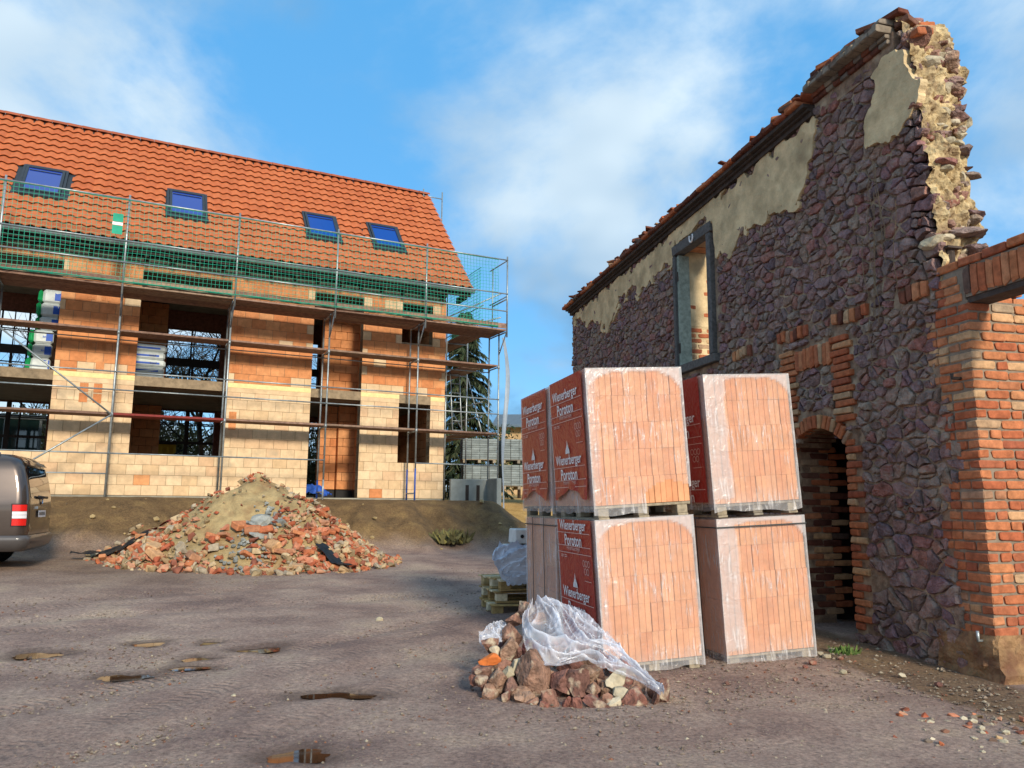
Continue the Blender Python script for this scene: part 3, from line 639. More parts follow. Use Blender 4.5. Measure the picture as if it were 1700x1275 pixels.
for i in range(len(US) - 1):
    ua, ub = US[i], US[i + 1]
    for z in (4.09, 4.52): pole('guard_rail', [(-ua, WO - .03, z), (-ub, WO - .03, z)], .018)
    for z in (7.04, 7.56, 8.58): pole('guard_rail', [(-ua, WG - .03, z), (-ub, WG - .03, z)], .020)
    if i not in (4,): pole('ledger', [(-ua, WO - .03, 2.60), (-ub, WO - .03, 2.60)], .018)
    if i in (0, 1): pole('ledger', [(-ua, WO - .03, 2.13), (-ub, WO - .03, 2.13)], .016)
    pole('ledger', [(-ua, WI, 5.42), (-ub, WI, 5.42)], .016)
    for z in (3.53, 5.53):
        mtn = 'redplank' if (i == 2 and z < 4) else 'plank'
        for k in range(2):
            w0 = WO + .03 + k * .315; m = MB(); m.cbox(-ua + .03, -ub - .03, w0, w0 + .30, z - .025, z + .025, .005, jit=.004); m.build('plank', MT[mtn], SO, off=HO)
    for k in range(4):
        w0 = WG + .02 + k * .295; m = MB(); m.cbox(-ua + .02, -ub - .02, w0, w0 + .285, 6.47, 6.52, .005, jit=.006); m.build('plank', MT['plank'], SO, off=HO)
    m = MB(); m.cbox(-ua + .03, -ub - .03, WG - .02, WG + .005, 6.53, 6.68, .004); m.build('toe_board', MT['plank'], SO, off=HO)
pole('brace', [(-11.2, WO - .05, 5.42), (-8.7, WO - .05, 3.5)], .02); pole('brace', [(-8.7, WO - .05, 3.5), (-11.2, WO - .05, 1.65)], .02)
pole('brace', [(-13.7, WO - .05, 3.5), (-11.2, WO - .05, 5.42)], .02)
# end guard at the right and the run along the gable
pole('end_rail', [(1.3, WG, 8.58), (1.3, WI, 8.58)], .018); pole('end_rail', [(1.3, WG, 7.5), (1.3, WI, 7.5)], .018)
pole('guard_post', [(1.3, WI - .2, 6.5), (1.3, WI - .2, 8.62)], .02); pole('end_rail', [(1.3, WG, 7.42), (1.3, WI - .2, 7.42)], .022)
pole('tie_tube', [(1.2, WG + .2, 6.9), (-.1, .25, 6.62)], .02); pole('tie_tube', [(1.25, WG + .3, 7.65), (-.35, .3, 6.85)], .02)
GP = [.9, 3.4, 5.9]
for w in GP:
    for x in (.38, 1.08):
        pole('standard', [(x, w, gz(-x, w) - .02), (x, w, 6.6 if w != 3.4 else 12.45)])
    for z in (3.5, 5.45, 6.45): pole('transom', [(.38, w, z), (1.08, w, z)], .02)
for a, b in zip([-.25] + GP[:-1], GP):
    for z in (3.53, 5.53, 6.5):
        for k in range(2): m = MB(); m.cbox(.42 + k * .31, .72 + k * .31, a + .03, b - .03, z - .025, z + .025, .005, jit=.004); m.build('plank', MT['plank'], SO, off=HO)
    for z in (4.1, 4.52, 7.05, 7.5): pole('guard_rail', [(1.1, a, z), (1.1, b, z)], .018)
    pole('brace', [(1.12, a, 3.5), (1.12, b, 5.4)], .018)
for z in (8.5, 10.5, 12.2): pole('transom', [(.38, 3.4, z), (1.08, 3.4, z)], .018)
pole('tie_tube', [(.38, 3.4, 11.3), (-.05, 3.4, 10.9)], .018); pole('tie_tube', [(.38, .9, 8.4), (.38, .9, 6.6)], .02); pole('tie_tube', [(.38, .9, 8.35), (.2, .2, 7.9)], .018); pole('tie_tube', [(.38, .9, 8.4), (-.3, .9, 8.75)], .018)
# ladder between the decks by the corner
lad = empty('ladder', (FC.x, FC.y, BZ), FA, 'small aluminium ladder leaning inside the scaffold beside the house corner', 'ladder')
for x in (.45, .75): pole('stile', [(x, .45, 3.56), (x, .75, 5.6)], .018, par=lad)
for k in range(7): t = (k + .5) / 7; pole('rung', [(.45, .45 + .3 * t, 3.56 + 2.04 * t), (.75, .45 + .3 * t, 3.56 + 2.04 * t)], .014, par=lad)

# ---- safety net hung on the guard rails
def net(name, x0, x1, z0, z1, w, label, step=.098, along='x', sag=.05):
    nx = int((x1 - x0) / step); nz_ = int((z1 - z0) / step); m = MB(); P = {}
    for i in range(nx + 1):
        for j in range(nz_ + 1):
            x = x0 + (x1 - x0) * i / nx; z = z0 + (z1 - z0) * j / nz_
            a = mn.noise(Vector((x * .9, z * .9, w))); b = mn.noise(Vector((x * .8 + 9, z * .8, w + 3))); c = mn.noise(Vector((x * .7, z * .6, 17)))
            e = 1 - .7 * (j in (0, nz_))
            k = w + sag * c * e - .03
            P[i, j] = Vector((x + .05 * a * e, k, z + .04 * b * e)) if along == 'x' else Vector((k, x + .05 * a * e, z + .04 * b * e))
    r = .0048
    up = Vector((0, 0, 1))
    def strand(pts, side):
        b = len(m.v)
        for p in pts:
            for q in side: m.v.append(tuple(p + q * r)); m.r.append(0)
        for i in range(len(pts) - 1):
            for k in range(3): a0 = b + i * 3 + k; a1 = b + i * 3 + (k + 1) % 3; m.f.append((a0, a1, a1 + 3, a0 + 3)); m.m.append(0)
    o1 = Vector((0, 1, 0)) if along == 'x' else Vector((1, 0, 0)); o2 = Vector((1, 0, 0)) if along == 'x' else Vector((0, 1, 0))
    for j in range(nz_ + 1): strand([P[i, j] for i in range(nx + 1)], (up, -up * .5 + o1 * .87, -up * .5 - o1 * .87))
    for i in range(nx + 1): strand([P[i, j] for j in range(nz_ + 1)], (o2, -o2 * .5 + o1 * .87, -o2 * .5 - o1 * .87))
    for j in (0, nz_): m.tube([P[i, j] for i in range(nx + 1)], .011, 4)
    for rep in range(3 if along == 'x' else 0):                        # bunched hem lying on the deck edge
        m.tube([(x0 + (x1 - x0) * i / 90, w - .03 + .03 * math.sin(i * 1.1 + rep), z0 - .03 + .04 * mn.noise(Vector((i * .6, rep, 2)))) for i in range(91)], .007, 3)
    o = m.build(name, MT['net'], None, off=HO, loc=(FC.x, FC.y, BZ)); o.rotation_euler = (0, 0, FA); return tag(o, label, 'net')
net('safety_net', -13.6, 1.0, 6.58, 8.56, WG, 'green mesh safety net tied along the top guard rail of the scaffold')
net('safety_net', -.9, 1.6, 6.55, 8.45, .75, 'green mesh safety net hanging across the scaffold corner beyond the gutter end', along='y', sag=.12)
tg = empty('net_tag', (FC.x, FC.y, BZ), FA, 'small green and white tag fixed to the safety net below the left roof windows', 'tag')
for z0, z1, mt in ((7.98, 8.18, 'net'), (7.90, 7.97, 'white'), (7.68, 7.89, 'net')):
    m = MB(); m.box(-9.02, -8.80, WG - .075, WG - .07, z0, z1); m.build('panel', MT[mt], tg, off=HO)
# long plastic strip hanging from the deck corner
m = MB(); n = 28; vs = []
for i in range(n + 1):
    t = i / n; z = 6.35 - 5.0 * t; x = 1.36 + .16 * math.sin(PI * t) + .10 * math.sin(2.2 * PI * t + .4); w = .055 + .03 * math.sin(5 * t)
    vs += [(x - w, WO - .12, z), (x + w * .2, WO - .17 + .05 * math.sin(t * 9), z), (x + w, WO - .06, z)]
fs = []
for i in range(n):
    for k in range(2): a = i * 3 + k; fs.append((a, a + 1, a + 4, a + 3))
m.add(vs, fs); m.add([(p[0], p[1] + .006, p[2]) for p in vs], [f[::-1] for f in fs])
o = m.build('plastic_strip', mat('white_plastic_strip', [S('#8d98a3')], .4, 3, .15, bump=0), None, True, off=HO, loc=(FC.x, FC.y, BZ)); o.rotation_euler = (0, 0, FA); tag(o, 'long pale plastic strip hanging down from the right scaffold corner', 'plastic strip')

# ---- text helper
def text_mesh(body, width, mt, height=None, bold=0.0, depth=.002):
    cu = bpy.data.curves.new('txt', 'FONT'); cu.body = body; cu.align_x = 'CENTER'; cu.align_y = 'CENTER'; cu.size = 1; cu.offset = bold; cu.resolution_u = 3
    o = bpy.data.objects.new('txt', cu); COL.objects.link(o); dg = bpy.context.evaluated_depsgraph_get(); dg.update()
    me = bpy.data.meshes.new_from_object(o.evaluated_get(dg)); bpy.data.objects.remove(o); bpy.data.curves.remove(cu)
    co = np.array([v.co[:] for v in me.vertices]); w = np.ptp(co[:, 0]); h = np.ptp(co[:, 1]); c = (co.max(0) + co.min(0)) / 2
    sx = width / w; sy = sx if height is None else height / h
    for v in me.vertices: v.co = ((v.co.x - c[0]) * sx, (v.co.y - c[1]) * sy, 0)
    me.materials.clear(); me.materials.append(mt); return me

# ---- insulation packs stored in the upper floor
def roll_pack(u, w, z, ln, dp, h, label, green=True, word=None):
    r = empty('insulation_pack', (FC.x - u * FDX - w * FDY, FC.y - u * FDY + w * FDX, z), FA, label, 'insulation pack', 'insulation packs on the upper floor')
    v, f = cbox_geo(-ln / 2, ln / 2, 0, dp, 0, h - .006, .05, .006); m = MB(); m.add(v, f); m.build('wrap', MT['insul'], r)
    if green:
        v, f = cbox_geo(-ln / 2 - .10, -ln / 2 + .012, .015, dp - .015, .01, h - .015, .05, .012); m = MB(); m.add(v, f); m.build('wrapped_end', MT['insgreen'], r)
    m = MB(); m.box(ln / 2 - .16, ln / 2 - .02, -.004, .002, h * .2, h * .8) if green else m.box(-ln / 2 + .04, ln / 2 - .15, -.004, .002, h * .35, h * .6); m.build('printed_band', MT['insblue'], r)
    if word: inst('lettering', text_mesh(word, .16, MT['insblue'] if green else MT['carblack'], bold=.02), r, (ln / 2 - (.15 if green else .3), -.008, h * .5), (PI / 2, 0, 0))
names = ['lowest', 'second from below', 'third from below', 'third from the top', 'second from the top', 'uppermost']
for k in range(6):
    roll_pack(10.28 - .01 * k + .07 * (k < 3), .36, 4.6 + .34 * k, .42, .8, .34, 'white insulation roll with green end, %s in the left upper opening' % names[k], True, 'knauf' if k in (1, 2) else None)
for k in range(5):
    roll_pack(7.95 + .02 * (k % 2), .9, 4.6 + .2 * k, .78, .6, .2, 'flat white insulation pack, %s of the stack in the wide upper opening' % ['lowest', 'second', 'third', 'fourth', 'uppermost'][k], False, 'knauf' if k in (2, 3) else None)

# ================================================================== ruined stone wall
ruin = empty('stone_wall', (WC.x, WC.y, 0), WA, 'tall ruined wall of dark purple rubble stone with arched doorway, peeling plaster and empty window', 'wall')
rs = random.Random(11)
WT = -.5                                                   # back face
def zs_cornice(s): return 5.72 + (10.4 - s) * .03
# the mortar and rubble core with openings cut out
core = MB()
def cb(s0, s1, z0, z1): core.box(s0, s1, WT, -.012, z0, z1)
cb(.32, 1.74, -.3, 3.7); cb(.62, 1.74, 3.7, 6.0); cb(1.74, 2.75, 2.36, 6.0); cb(2.75, 4.56, -.3, 6.0); cb(4.56, 5.6, -.3, 3.58); cb(4.56, 5.6, 5.52, 5.95)
for k in range(6): cb(5.6 + k * .889, 5.6 + (k + 1) * .889, -.3, 5.95 - k * .03)
# spandrels beside the door arch
ACX, ACZ, ARR = 2.245, 1.672, .678
for k in range(12):
    sa = 1.74 + 1.01 * k / 12; sb = sa + 1.01 / 12; mid = (sa + sb) / 2 - ACX
    core.box(sa, sb, WT, -.04, ACZ + math.sqrt(max(0, ARR ** 2 - mid ** 2)), 2.37)
core.add([(4.56, WT, 3.58), (4.56, WT, 5.52), (4.30, WT - .02, 5.52), (4.30, WT - .02, 3.58)], [(0, 1, 2, 3)])
core_o = core.build('wall_core', MT['wallmortar'], ruin)
# rubble stones: irregular cells over the whole face
KX = .72
seeds = []
z = -.18
while z < 6.02:
    h = rs.choice((.07, .09, .11, .14, .18)) if z > 1.4 else rs.choice((.08, .12, .16, .21, .26))
    s = .15 + rs.uniform(0, .2)
    while s < 11.0:
        wd = h * rs.choice((.8, 1.1, 1.4, 1.8, 2.5)); seeds.append((s + wd / 2, z + h / 2 + rs.uniform(-.55, .55) * h, h)); s += wd
    z += h
# splinters filling the wide joints
for _ in range(900): seeds.append((rs.uniform(.2, 10.9), rs.uniform(0, 5.9), .05))
def tooth(z):
    pts = [(0, .34), (.35, .34), (.5, .30), (.9, .34), (1.37, .42), (1.8, .2), (2.28, .27), (2.57, .40), (3.0, .43), (3.35, .36), (3.7, .28), (4.3, .30), (5.25, .33), (6.1, .5)]
    for (a, b), (c, d) in zip(pts[:-1], pts[1:]):
        if a <= z <= c: return b + (d - b) * (z - a) / (c - a)
    return pts[-1][1]
EXC = [(4.36, 5.74, 3.46, 5.68), (1.74, 2.76, -.4, 2.2), (1.93, 2.56, 2.0, 2.53), (1.48, 1.76, .2, 2.28), (2.74, 3.0, .1, 2.3), (1.56, 1.88, 2.34, 3.34), (2.55, 2.9, 2.34, 3.34), (1.86, 2.57, 3.04, 3.34)]
HDR = [(3.52, 5, 4.0), (2.30, 7, 2.9), (1.24, 6, 1.84), (.42, 4, .80)]
for a, n, b in HDR: EXC.append((a - .02, b + .02, 3.43, 3.60))
def clip(poly, a, b, c):
    out = []; n = len(poly)
    for i in range(n):
        p, q = poly[i], poly[(i + 1) % n]; dp = a * p[0] + b * p[1] - c; dq = a * q[0] + b * q[1] - c
        if dp <= 0: out.append(p)
        if (dp < 0 < dq) or (dq < 0 < dp): t = dp / (dp - dq); out.append((p[0] + (q[0] - p[0]) * t, p[1] + (q[1] - p[1]) * t))
    return out
grid = {}
for i, (s, z, h) in enumerate(seeds): grid.setdefault((int(s * KX / .3), int(z / .3)), []).append(i)
def area(p): return abs(sum(p[i][0] * p[(i + 1) % len(p)][1] - p[(i + 1) % len(p)][0] * p[i][1] for i in range(len(p)))) / 2
stones = []
for i, (s, z, h) in enumerate(seeds):
    if any(a < s < b and c < z < d for a, b, c, d in EXC) or s < tooth(z) - .02: continue
    x = s * KX; poly = [(x - .45, z - .45), (x + .45, z - .45), (x + .45, z + .45), (x - .45, z + .45)]
    gx, gy = int(x / .3), int(z / .3)
    for ax in range(gx - 2, gx + 3):
        for ay in range(gy - 2, gy + 3):
            for j in grid.get((ax, ay), ()):
                if j == i: continue
                x2, z2 = seeds[j][0] * KX, seeds[j][1]; dx, dz = x2 - x, z2 - z; d2 = dx * dx + dz * dz
                if d2 > .7: continue
                wgt = .5 * (1 + .25 * (h - seeds[j][2]) / (h + seeds[j][2]))
                poly = clip(poly, dx, dz, (x + dx * wgt) * dx + (z + dz * wgt) * dz)
                if len(poly) < 3: break
            if len(poly) < 3: break
        if len(poly) < 3: break
    if len(poly) < 3: continue
    poly = [(p[0] / KX, p[1]) for p in poly]
    for (a, b, c, d) in EXC:
        ps = [p[0] for p in poly]; pz = [p[1] for p in poly]
        if max(ps) > a and min(ps) < b and max(pz) > c and min(pz) < d:
            o = [(a - s, (1, 0, a)), (s - b, (-1, 0, -b)), (c - z, (0, 1, c)), (z - d, (0, -1, -d))]; o.sort(key=lambda q: -q[0])
            poly = clip(poly, *o[0][1])
            if len(poly) < 3: break
    if len(poly) < 3: continue
    tz = tooth(z); poly = clip(poly, -1, 0, -tz + rs.uniform(-.06, .06)); poly = clip(poly, 1, 0, 10.93 + rs.uniform(-.02, .03)) if len(poly) > 2 else poly
    if len(poly) > 2: poly = clip(poly, 0, 1, zs_cornice(s) + .08 if s > 1.9 else 6.1)
    if len(poly) < 3 or area(poly) < .0011: continue
    stones.append(poly)
def stone_geo(poly, rg):
    n = len(poly); cx = sum(p[0] for p in poly) / n; cz = sum(p[1] for p in poly) / n
    A = area(poly); size = math.sqrt(A); pts = []
    gap = min(.008, size * .06)
    for i in range(n):
        p, q = poly[i], poly[(i + 1) % n]; l = math.hypot(q[0] - p[0], q[1] - p[1]); k = max(1, min(5, int(l / .04)))
        for t in range(k):
            tt = (t + (.18 if t == 0 else 0)) / k; pts.append((p[0] + (q[0] - p[0]) * tt, p[1] + (q[1] - p[1]) * tt))
    pts = [(a + .022 * mn.noise(Vector((a * 9, b * 9, 1))) + .010 * mn.noise(Vector((a * 24, b * 24, 3))), b + .022 * mn.noise(Vector((a * 9, b * 9, 7))) + .010 * mn.noise(Vector((a * 24, b * 24, 9)))) for a, b in pts]
    o = []
    for (a, b) in pts:
        dx, dz = a - cx, b - cz; d = math.hypot(dx, dz) + 1e-6; k = max(.2, (d - gap - rg.uniform(0, .012)) / d)
        o.append((dx * k, dz * k))
    m = len(o); dep = rg.uniform(.002, .034) * min(1, size / .12) + .002; tx, tz = rg.uniform(-.12, .12), rg.uniform(-.16, .12)
    v = []; f = []
    def y_at(a, b, base): return base + tx * a + tz * b
    for a, b in o: v.append((a * 1.02, -.055, b * 1.02))
    for a, b in o: v.append((a, y_at(a, b, dep * .7 - .006) + rg.uniform(-.007, .003), b))
    q = rg.uniform(.80, .95)
    for a, b in o: v.append((a * q + rg.uniform(-.006, .006), y_at(a, b, dep) + rg.uniform(-.007, .007), b * q + rg.uniform(-.006, .006)))
    v.append((rg.uniform(-.2, .2) * size * .4, dep + rg.uniform(-.006, .012), rg.uniform(-.2, .2) * size * .4))
    for r_ in range(2):
        for i in range(m): a = r_ * m + i; b = r_ * m + (i + 1) % m; f.append((b, a, a + m, b + m))
    for i in range(m): f.append((2 * m + (i + 1) % m, 2 * m + i, 3 * m))
    return (cx, cz), v, f
stones.sort(key=lambda p: -area(p) / (7 + sum(q[0] for q in p) / len(p)) ** 2)
def seen(p):                                                # not hidden behind the brick packs
    s = sum(q[0] for q in p) / len(p); z = sum(q[1] for q in p) / len(p)
    return not (s > 2.9 and z < 2.9)
pickst = [p for p in stones if seen(p)][:300]; pk = set(id(p) for p in pickst)
srest = MB()
for p in stones:
    (cx, cz), v, f = stone_geo(p, rs)
    if id(p) in pk:
        m = MB(); m.add(v, f); m.build('stone', MT['stone'], core_o, loc=(cx, 0, cz))
    else: srest.add([(a + cx, b, c + cz) for a, b, c in v], f, 0, rs.random())
tag(srest.build('far_stones', MT['stone'], core_o), kind='stuff')

# ---- plaster still clinging under the cornice: traced as a field, thick sheet with ragged edge
PB = [(10.93, 5.62), (10.64, 5.45), (9.6, 5.2), (8.95, 5.0), (8.6, 4.85), (8.2, 5.2), (7.4, 5.35), (7.1, 5.15), (6.34, 5.3), (5.75, 5.35), (5.6, 5.68), (4.5, 5.70), (4.36, 5.45), (4.34, 4.95), (4.12, 4.97), (3.87, 4.93), (3.62, 5.10), (3.24, 5.02), (2.95, 5.10), (2.62, 5.04), (2.31, 5.07), (2.11, 5.26), (2.0, 5.5), (1.88, 5.9), (1.80, 6.1)]
def pl_low(s):
    for (a, b), (c, d) in zip(PB[:-1], PB[1:]):
        if c <= s <= a: return b + (d - b) * (s - a) / (c - a + 1e-9)
    return 9
P2 = [(1.07, 5.21), (1.02, 5.62), (.93, 5.94), (.72, 6.06), (.44, 6.03), (.36, 5.75), (.36, 5.33), (.55, 5.15), (.9, 5.09)]
PSG = -1 if sum(P2[i][0] * P2[(i + 1) % len(P2)][1] - P2[(i + 1) % len(P2)][0] * P2[i][1] for i in range(len(P2))) > 0 else 1
def inpoly(x, y, P):
    d = 9
    for i in range(len(P)):
        a, b = P[i], P[(i + 1) % len(P)]; ex, ey = b[0] - a[0], b[1] - a[1]; l = math.hypot(ex, ey); d = min(d, ((x - a[0]) * ey - (y - a[1]) * ex) / l * PSG)
    return d
def pfield(s, z):
    n = mn.noise(Vector((s * 3.2, z * 3.2, 5))) * .13 + mn.noise(Vector((s * 9, z * 9, 1))) * .075 + mn.noise(Vector((s * 22, z * 22, 8))) * .03
    if s > 1.7:
        f = min(z - pl_low(s), zs_cornice(s) + .06 - z)
        if s > 5.7 and f > 0: n += .20 * mn.noise(Vector((s * 7, z * 5.5, 21))) - .07 * (1 - min(1, f / .35)) - .02
        if s < 4.4 and f > 0: n += .16 * mn.noise(Vector((s * 6, z * 6, 40))) - .05 * (1 - min(1, f / .3))
        return f + n if f < .45 or s > 5.7 else f
    return inpoly(s, z, P2) + n * .8
def march(fn, s0, s1, z0, z1, st, yf, thick):
    ns, nz_ = int((s1 - s0) / st), int((z1 - z0) / st); F = [[fn(s0 + i * st, z0 + j * st) for j in range(nz_ + 1)] for i in range(ns + 1)]
    m = MB(); cache = {}; edges = {}
    def vtx(key, p):
        if key not in cache: cache[key] = len(m.v); m.v.append((p[0], yf(*p), p[1])); m.r.append(0)
        return cache[key]
    for i in range(ns):
        for j in range(nz_):
            c = [(i, j), (i + 1, j), (i + 1, j + 1), (i, j + 1)]; fv = [F[a][b] for a, b in c]
            if max(fv) <= 0: continue
            poly = []
            for k in range(4):
                (a, b), (a2, b2) = c[k], c[(k + 1) % 4]; f0, f1 = fv[k], fv[(k + 1) % 4]
                if f0 > 0: poly.append(vtx((a, b), (s0 + a * st, z0 + b * st)))
                if (f0 > 0) != (f1 > 0):
                    t = f0 / (f0 - f1); key = tuple(sorted([(a, b), (a2, b2)])) ; poly.append(vtx(('e', key), (s0 + (a + (a2 - a) * t) * st, z0 + (b + (b2 - b) * t) * st)))
            if len(poly) > 2: m.f.append(tuple(poly)); m.m.append(0)
    cnt = {}
    for f in m.f:
        for k in range(len(f)): e = (f[k], f[(k + 1) % len(f)]); cnt[tuple(sorted(e))] = cnt.get(tuple(sorted(e)), 0) + 1
    bd = [e for e, n in cnt.items() if n == 1]; back = {}
    for a, b in bd:
        for q in (a, b):
            if q not in back: p = m.v[q]; back[q] = len(m.v); m.v.append((p[0], p[1] - thick, p[2])); m.r.append(0)
        m.f.append((a, b, back[b], back[a])); m.m.append(0)
    return m
yfun = lambda s, z: .044 + .010 * mn.noise(Vector((s * 4, z * 4, 3))) + .005 * mn.noise(Vector((s * 15, z * 15, 3)))
march(pfield, 1.72, 10.95, 4.6, 6.2, .036, yfun, .085).build('plaster', MT['plaster'], ruin)
march(pfield, .2, 1.4, 4.95, 6.15, .03, yfun, .085).build('plaster', MT['plaster'], ruin)

# ---- bricks of the ruin (shared meshes)
BRK = {}
def brickset(key, mt, n=6, L=.245, D=.115, H=.066, jit=.006):
    ms = []
    for k in range(n):
        v, f = cbox_geo(-L / 2, L / 2, -D / 2, D / 2, -H / 2, H / 2, .009, jit); m = MB(); m.add(v, f); ms.append(m.mesh('brick', MT[mt]))
    BRK[key] = ms
for k, mt in (('r', 'brick'), ('p', 'brickpale'), ('d', 'brickdark'), ('g', 'brickgrey')): brickset(k, mt)
def brick(parent, key, c, L=.245, D=.115, H=.066, rot=(0, 0, 0), name='brick'):
    return inst(name, rs.choice(BRK[key]), parent, c, rot, (L / .245, D / .115, H / .066))
jt = lambda a=.006: rs.uniform(-a, a)
# door arch voussoirs
na = 15; a0 = math.asin(.5 / ARR)
for k in range(na):
    t = -a0 + 2 * a0 * (k + .5) / na; rr = ARR + .075
    brick(ruin, 'r' if k % 3 else 'p', (ACX + rr * math.sin(t), -.03 + jt(), ACZ + rr * math.cos(t)), L=.15 + jt(.01), D=.13, H=.063, rot=(0, PI / 2 + t, 0))
# door jambs: near side and the deep far reveal
z = .22; k = 0
while z < 2.16:
    Lb = .25 if k % 2 else .13
    brick(ruin, rs.choice('rrrp'), (1.74 - Lb / 2 + jt(), -.045 + jt(), z + .035), L=Lb, D=.13, H=.066)
    Lb2 = .13 if k % 2 else .25
    brick(ruin, rs.choice('rrd'), (2.75 + Lb2 / 2, -.045 + jt(), z + .035), L=Lb2, D=.13, H=.066)
    y = -.12 - (.13 if k % 2 else 0)
    while y > -.62: brick(ruin, rs.choice('rdpdr'), (2.79, y - .12 + jt(), z + .035), L=.1, D=.24, H=.066); y -= .25
    z += .079; k += 1
for k in range(9):                                             # vault over the doorway
    t = -a0 + 2 * a0 * (k + .5) / 9; rr = ARR + .05
    brick(ruin, 'd', (ACX + rr * math.sin(t), -.33, ACZ + rr * math.cos(t)), L=.09, D=.36, H=.115, rot=(0, PI / 2 + t, 0))
# closed box in a dark colour, added to keep the doorway dark
pas = MB(); pas.box(1.2, 1.25, -3.2, WT - .01, -.2, 2.7); pas.box(2.92, 3.0, -3.2, -.64, -.2, 2.7); pas.box(1.2, 3.0, -3.25, -3.2, -.2, 2.7); pas.box(1.2, 3.0, -3.2, WT - .01, 2.65, 2.7); pas.build('shade_box', MT['dark'], ruin)
m = MB(); m.box(1.62, 1.72, -.46, -.36, .05, 2.2); m.build('door_post', MT['tarry'], ruin)
# brick frame of the blocked niche
z = 2.38; k = 0
while z < 3.30:
    for sc_, w_ in ((1.72, .30), (2.71, .30)):
        off = .03 if k % 2 else -.02
        brick(ruin, rs.choice('rrpr'), (sc_ + off + jt(), -.03 + jt(), z + .036), L=w_ - .02 * (k % 2), D=.13, H=.066)
    z += .08; k += 1
for k in range(9): brick(ruin, rs.choice('rrrp'), (1.915 + k * .075, -.03 + jt(), 3.18 + jt(.01)), L=.066, D=.13, H=.24)
for a, n, b in HDR:
    for k in range(n): brick(ruin, rs.choice('rrpd'), (a + (b - a) * (k + .5) / n, -.025 + jt(.012), 3.515 + jt(.015)), L=(b - a) / n * .8, D=.12, H=.14 + jt(.02), rot=(0, jt(.06), 0))
# ---- cornice: stepped dark moulding, a course of bricks, broken tiles
cor = MB()
for (o0, o1, d0, d1) in ((-.03, .07, .03, .085), (-.03, .11, .088, .12), (-.03, .17, .123, .17)):
    for k in range(8):
        sa, sb = 1.93 + 9.02 * k / 8, 1.93 + 9.02 * (k + 1) / 8 - .002; za, zb_ = zs_cornice(sa), zs_cornice(sb)
        cor.add([(sa, o0, za + d0), (sb, o0, zb_ + d0), (sb, o1, zb_ + d0), (sa, o1, za + d0), (sa, o0, za + d1), (sb, o0, zb_ + d1), (sb, o1, zb_ + d1), (sa, o1, za + d1)], BOXF)
cor.build('cornice', MT['tarry'], ruin)
s = 2.0
while s < 10.9:
    brick(ruin, rs.choice('ddr'), (s + .12, .12 + jt(.01), zs_cornice(s) + .208), L=.24, D=.2, H=.062, rot=(jt(.04), .03 + jt(.03), jt(.03)))
    s += .252
bk2 = MB(); bk2.box(1.9, 10.9, -.48, -.02, 5.94, 6.02); bk2.build('wall_top', MT['wallmortar'], ruin)
s = 1.95
while s < 10.95:                                               # shards of old roof tiles bedded on the top
    for rep in range(rs.choice((1, 1, 2, 3)) if s < 8.5 else rs.choice((1, 1, 2))):
        brick(ruin, rs.choice('ddrdp'), (s + jt(.05), .08 + rs.uniform(-.16, .08), zs_cornice(s) + .265 + rep * rs.uniform(.03, .06)), L=rs.uniform(.1, .24), D=rs.uniform(.1, .2), H=rs.uniform(.022, .05), rot=(rs.uniform(-.25, .25), rs.uniform(-.3, .3), rs.uniform(-.5, .5)), name='tile_shard')
    s += rs.uniform(.10, .2)
# nearer, higher end: grey header course with dark bricks above
top = MB(); top.box(.62, 1.92, -.48, .02, 5.98, 6.26); top.build('wall_top', MT['wallmortar'], ruin)
for k in range(10):
    brick(ruin, 'g', (.70 + k * .125, .09 + jt(), 6.29 + .0 * k), L=.118, D=.22, H=.075)
    brick(ruin, rs.choice('dg'), (.70 + k * .125, .05 + jt(.02), 6.37 + jt(.008)), L=.12, D=.2, H=.06, rot=(0, jt(.05), jt(.1)))
    if k < 9: brick(ruin, rs.choice('rdd'), (.62 + k * .14, .02 + jt(.05), 6.44 + jt(.02)), L=rs.uniform(.12, .24), D=.16, H=.055, rot=(jt(.15), jt(.15), jt(.4)))
    for rep in range(2): brick(ruin, rs.choice('ddg'), (.72 + k * .125, .01 + .02 * rep, 6.17 + .06 * rep), L=.12, D=.1, H=.05)
# lintel fillers between plaster patch and the coping
for k in range(7): brick(ruin, rs.choice('rrpd'), (.42 + .05 * k, -.12 - .06 * (k % 3), 6.12 + .05 * (k % 4) + .02 * k), L=rs.uniform(.14, .24), D=.2, H=.07, rot=(jt(.2), jt(.2), jt(.5)))
# ---- broken end of the wall: yellow clay core with stones sticking out
def s_end(z):
    pts = [(3.3, .30), (3.8, .27), (4.35, .31), (4.8, .33), (5.25, .36), (5.8, .40), (6.2, .48), (6.5, .62)]
    for (a, b), (c, d) in zip(pts[:-1], pts[1:]):
        if a <= z <= c: return b + (d - b) * (z - a) / (c - a)
    return pts[-1][1]
em = MB(); NY, NZ = 26, 110; vs = []
for j in range(NZ + 1):
    z = 3.2 + 3.2 * j / NZ
    for i in range(NY + 1):
        y = .0 - (.54 + .10 * mn.noise(Vector((z * 2.5, 3, 1))) + (.10 if z > 5.7 else 0)) * i / NY
        q = Vector((y * 5, z * 5, 2)); d = mn.noise(q) * .08 + mn.noise(q * 2.4) * .06 + mn.noise(q * 6) * .035
        vs.append((s_end(z) + d + .05 * (i / NY) ** 2, y, z + .02 * mn.noise(q * 3)))
fs = []
for j in range(NZ):
    for i in range(NY): a = j * (NY + 1) + i; fs.append((a, a + 1, a + NY + 2, a + NY + 1))
em.add(vs, fs)
b = len(em.v)                                                  # close it towards the back and the top
for j in range(NZ + 1): p = vs[j * (NY + 1) + NY]; em.v.append((1.3, p[1], p[2])); em.r.append(0)
